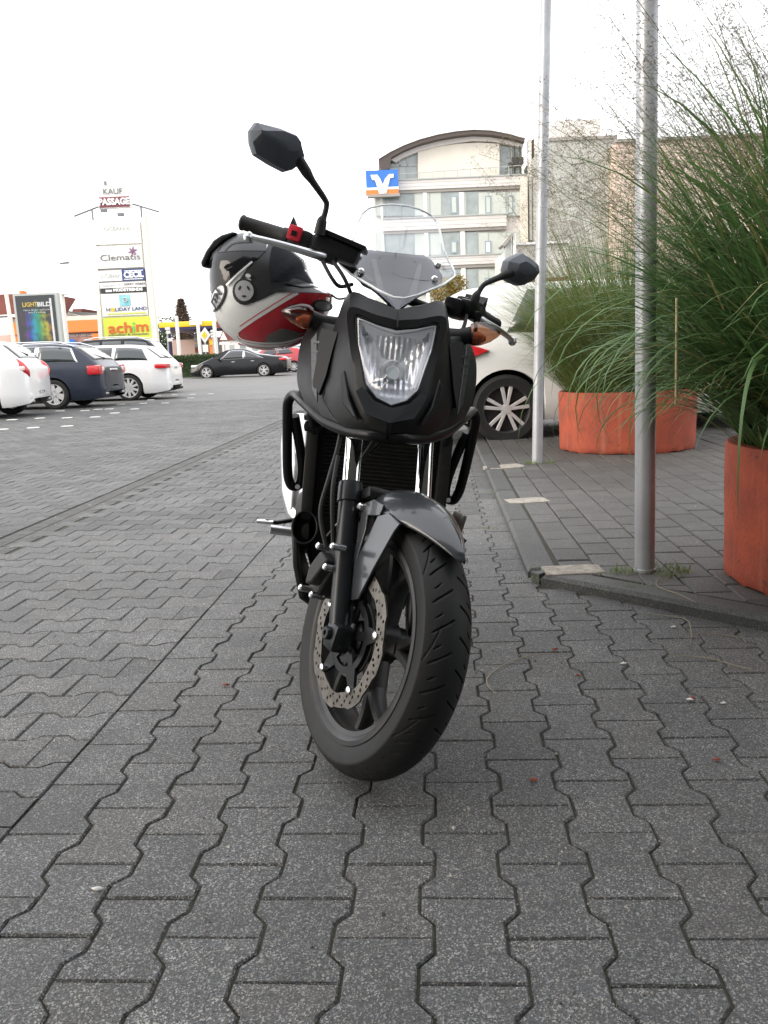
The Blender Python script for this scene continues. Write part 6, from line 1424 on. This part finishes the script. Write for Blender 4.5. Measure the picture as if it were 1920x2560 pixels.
GH.poly('wall', 'm_offwhite', [(150, 910), (158, 782), (163, 778), (250, 800), (250, 910)], 7, .3); GH.poly('roof', 'm_tilegrey', [(160, 776), (186, 779), (252, 783), (252, 802), (235, 797)], 7.6, 0); GH.poly('barge_board', 'm_signwhite', [(160, 779), (162, 781), (236, 800), (236, 797)], .2, -.1); GH.poly('tiled_roof', 'm_tile', [(158, 776), (158, 769), (186, 768), (180, 777)], 4, 2.); GH.box('window', 'm_darkglass', 235, 798, 250, 806, .1, .2)
# street lamp far left, lamp head on a pale mast
SL = PX('street_lamp', 'slender pale street lamp with a small dark head left of the sign pylon', 'street lamp', 150, 850, 58.); mb = MB(); x, z = SL.xz(149, 659); x2, z2 = SL.xz(172, 656); mb.tube([(x - .1, 0, 0), (x - .05, 0, z - .1), (x, 0, z)], [.08, .055, .04], n=8); mb.build('mast', 'm_offwhite', SL.t); mb = MB(); mb.tube([(x, 0, z), (x2, 0, z2)], [.05, .09], n=8); mb.build('lamp_head', 'm_lettergrey', SL.t)
WM = PX('white_mast', 'white mast in front of the red tiled roof at the left photo edge', 'pole', 22, 850, 55.); mb = MB(); x, z = WM.xz(14, 725); mb.tube([(.4, 0, 0), (x + .0, 0, z)], [.14, .12], n=10); mb.build('shaft', 'm_creamwhite', WM.t); mb = MB(); mb.lathe([(z, .13), (z + .06, .05), (z + .07, 0)], (x, 0, 0), axis='z', n=10); mb.build('cap', 'm_offwhite', WM.t)

# --- petrol station
PS = PX('petrol_station', 'petrol station with yellow canopy edge beyond the hedge', 'building', 480, 850, 82.)
PS.box('canopy', 'm_yellow', 396, 802, 600, 816, 9, 0, bev=.12); PS.box('canopy_band', 'm_darkblue', 397, 816, 600, 822, 8.8, .1); PS.box('canopy_light', 'm_signwhite', 474, 800, 505, 812, .3, -.12)
for u in (406, 520, 590): PS.box('canopy_post', 'm_darkblue', u, 820, u + 8, 905, .6, 2, to_ground=True)
PS.box('shop_wall', 'm_pink', 390, 846, 470, 905, 4, 6, to_ground=True); PS.box('shop_window', 'm_darkglass', 455, 858, 500, 882, .2, 5.8); PS.box('shop_wall', 'm_plaster', 450, 838, 600, 905, 4, 7, to_ground=True); PS.poly('roof', 'm_greywall', [(452, 850), (462, 828), (500, 826), (512, 850)], 3, 5.); PS.box('shop_sign', 'm_tile', 456, 866, 500, 880, .1, 5.6)
pu = PS.box('fuel_pump', 'm_facadeorange', 518, 845, 530, 892, .8, 1.0, to_ground=True); PS.box('pump_screen', 'm_yellow', 519, 850, 529, 862, .05, .93, pu); PS.box('shell_sign', 'm_tile', 536, 804, 560, 820, .1, -.15)
WH = PX('white_house', 'white house wall beyond the petrol station below the helmet', 'building', 570, 850, 78.)
WH.box('wall', 'm_offwhite', 556, 848, 660, 905, 5, 0, to_ground=True); WH.poly('roof', 'm_tile', [(548, 850), (572, 822), (640, 822), (668, 850)], 5.5, -.2); WH.box('window', 'm_darkglass', 600, 860, 614, 876, .1, -.05); WH.box('window', 'm_darkglass', 630, 860, 644, 876, .1, -.05); WH.box('door', 'm_greyframe', 575, 862, 586, 905, .1, -.05, to_ground=True)
for i, (u, v0, Y_, lbl) in enumerate(((444, 792, 52., 'leftmost of the white masts before the yellow canopy'), (497, 802, 56., 'middle white mast before the yellow canopy'), (538, 802, 50., 'white mast before the canopy nearest the helmet'))):
    M_ = PX('white_mast', lbl, 'pole', u + 4, 880, Y_, 'white masts by the road'); mb = MB(); x, z = M_.xz(u - 3, v0); mb.tube([(0, 0, 0), (x, 0, z)], .11, n=10); mb.build('shaft', 'm_offwhite', M_.t); mb = MB(); mb.lathe([(z, .12), (z + .05, .06), (z + .06, 0)], (x, 0, 0), axis='z', n=10); mb.build('cap', 'm_creamwhite', M_.t)
def sign(lbl, u, v, Y, parts, cat='road sign'):
    S_ = PX('road_sign', lbl, cat, u, 880, Y); x, z = S_.xz(u, v - 6); mb = MB(); mb.tube([(0, .06, 0), (x * .9, .06, z)], .04, n=8); mb.build('post', 'm_greyframe', S_.t)
    for nm, m, pts, dy in parts: S_.poly(nm, m, pts, .03, dy)
    return S_
sign('priority road sign, a yellow diamond with white rim, near the hedge', 512, 838, 51., [('rim', 'm_signwhite', [(512, 818), (526, 838), (512, 858), (498, 838)], 0), ('yellow_field', 'm_yellow', [(511, 828), (518, 838), (511, 848), (504, 838)], -.03), ('lower_plate', 'm_offwhite', [(506, 862), (520, 862), (521, 880), (507, 880)], 0)])
sign('triangular warning sign with red rim below the helmet', 560, 838, 53., [('red_rim', 'm_tile', [(558, 822), (574, 852), (546, 853)], 0), ('white_field', 'm_offwhite', [(558, 829), (569, 850), (550, 850)], -.03), ('plate', 'm_offwhite', [(548, 855), (574, 855), (574, 862), (548, 862)], 0)])
sign('stack of small white direction boards on a post right of the pylon', 418, 830, 49., [('board', 'm_offwhite', [(412, 818), (424, 817), (425, 824), (413, 825)], 0), ('board', 'm_offwhite', [(415, 827), (425, 826), (426, 834), (416, 835)], 0), ('board', 'm_offwhite', [(418, 846), (430, 845), (431, 853), (419, 854)], 0)])
sign('white direction boards on a post beside the yellow canopy, left of the helmet', 532, 840, 49.5, [('board', 'm_offwhite', [(526, 825), (536, 824), (536, 829), (526, 830)], 0), ('board', 'm_offwhite', [(526, 832), (536, 831), (536, 836), (526, 837)], 0), ('board', 'm_offwhite', [(527, 839), (537, 838), (537, 843), (527, 844)], 0)])

# --- unseen shop block and canopy added behind the camera to shade stones and motorcycle
SB = thing('shade_building', 'unseen grey brown shop block added behind the camera to shade the foreground', 'building', (8., -2.2, 0))
mat('m_shade_block', (.34, .32, .29), .7, var=.15, vscale=.6)
mb = MB(); mb.box((0, -4, 3.0), (30, 8, 6.0)); mb.build('wall', 'm_shade_block', SB, smooth=False)
mb = MB(); mb.box((0, 1.25, 3.4), (28, 2.8, .25)); mb.build('canopy', 'm_soffit', SB, smooth=False)  # unseen slab added overhead to darken the nearest ground
for k in range(8):
    mb = MB(); mb.box((-12.2 + 3.5 * k, .03, 1.6), (3.0, .05, 2.5)); wn = mb.build('shop_window', 'm_darkglass', SB, smooth=False)  # glazing of the added, unseen shading block
flush_texts()
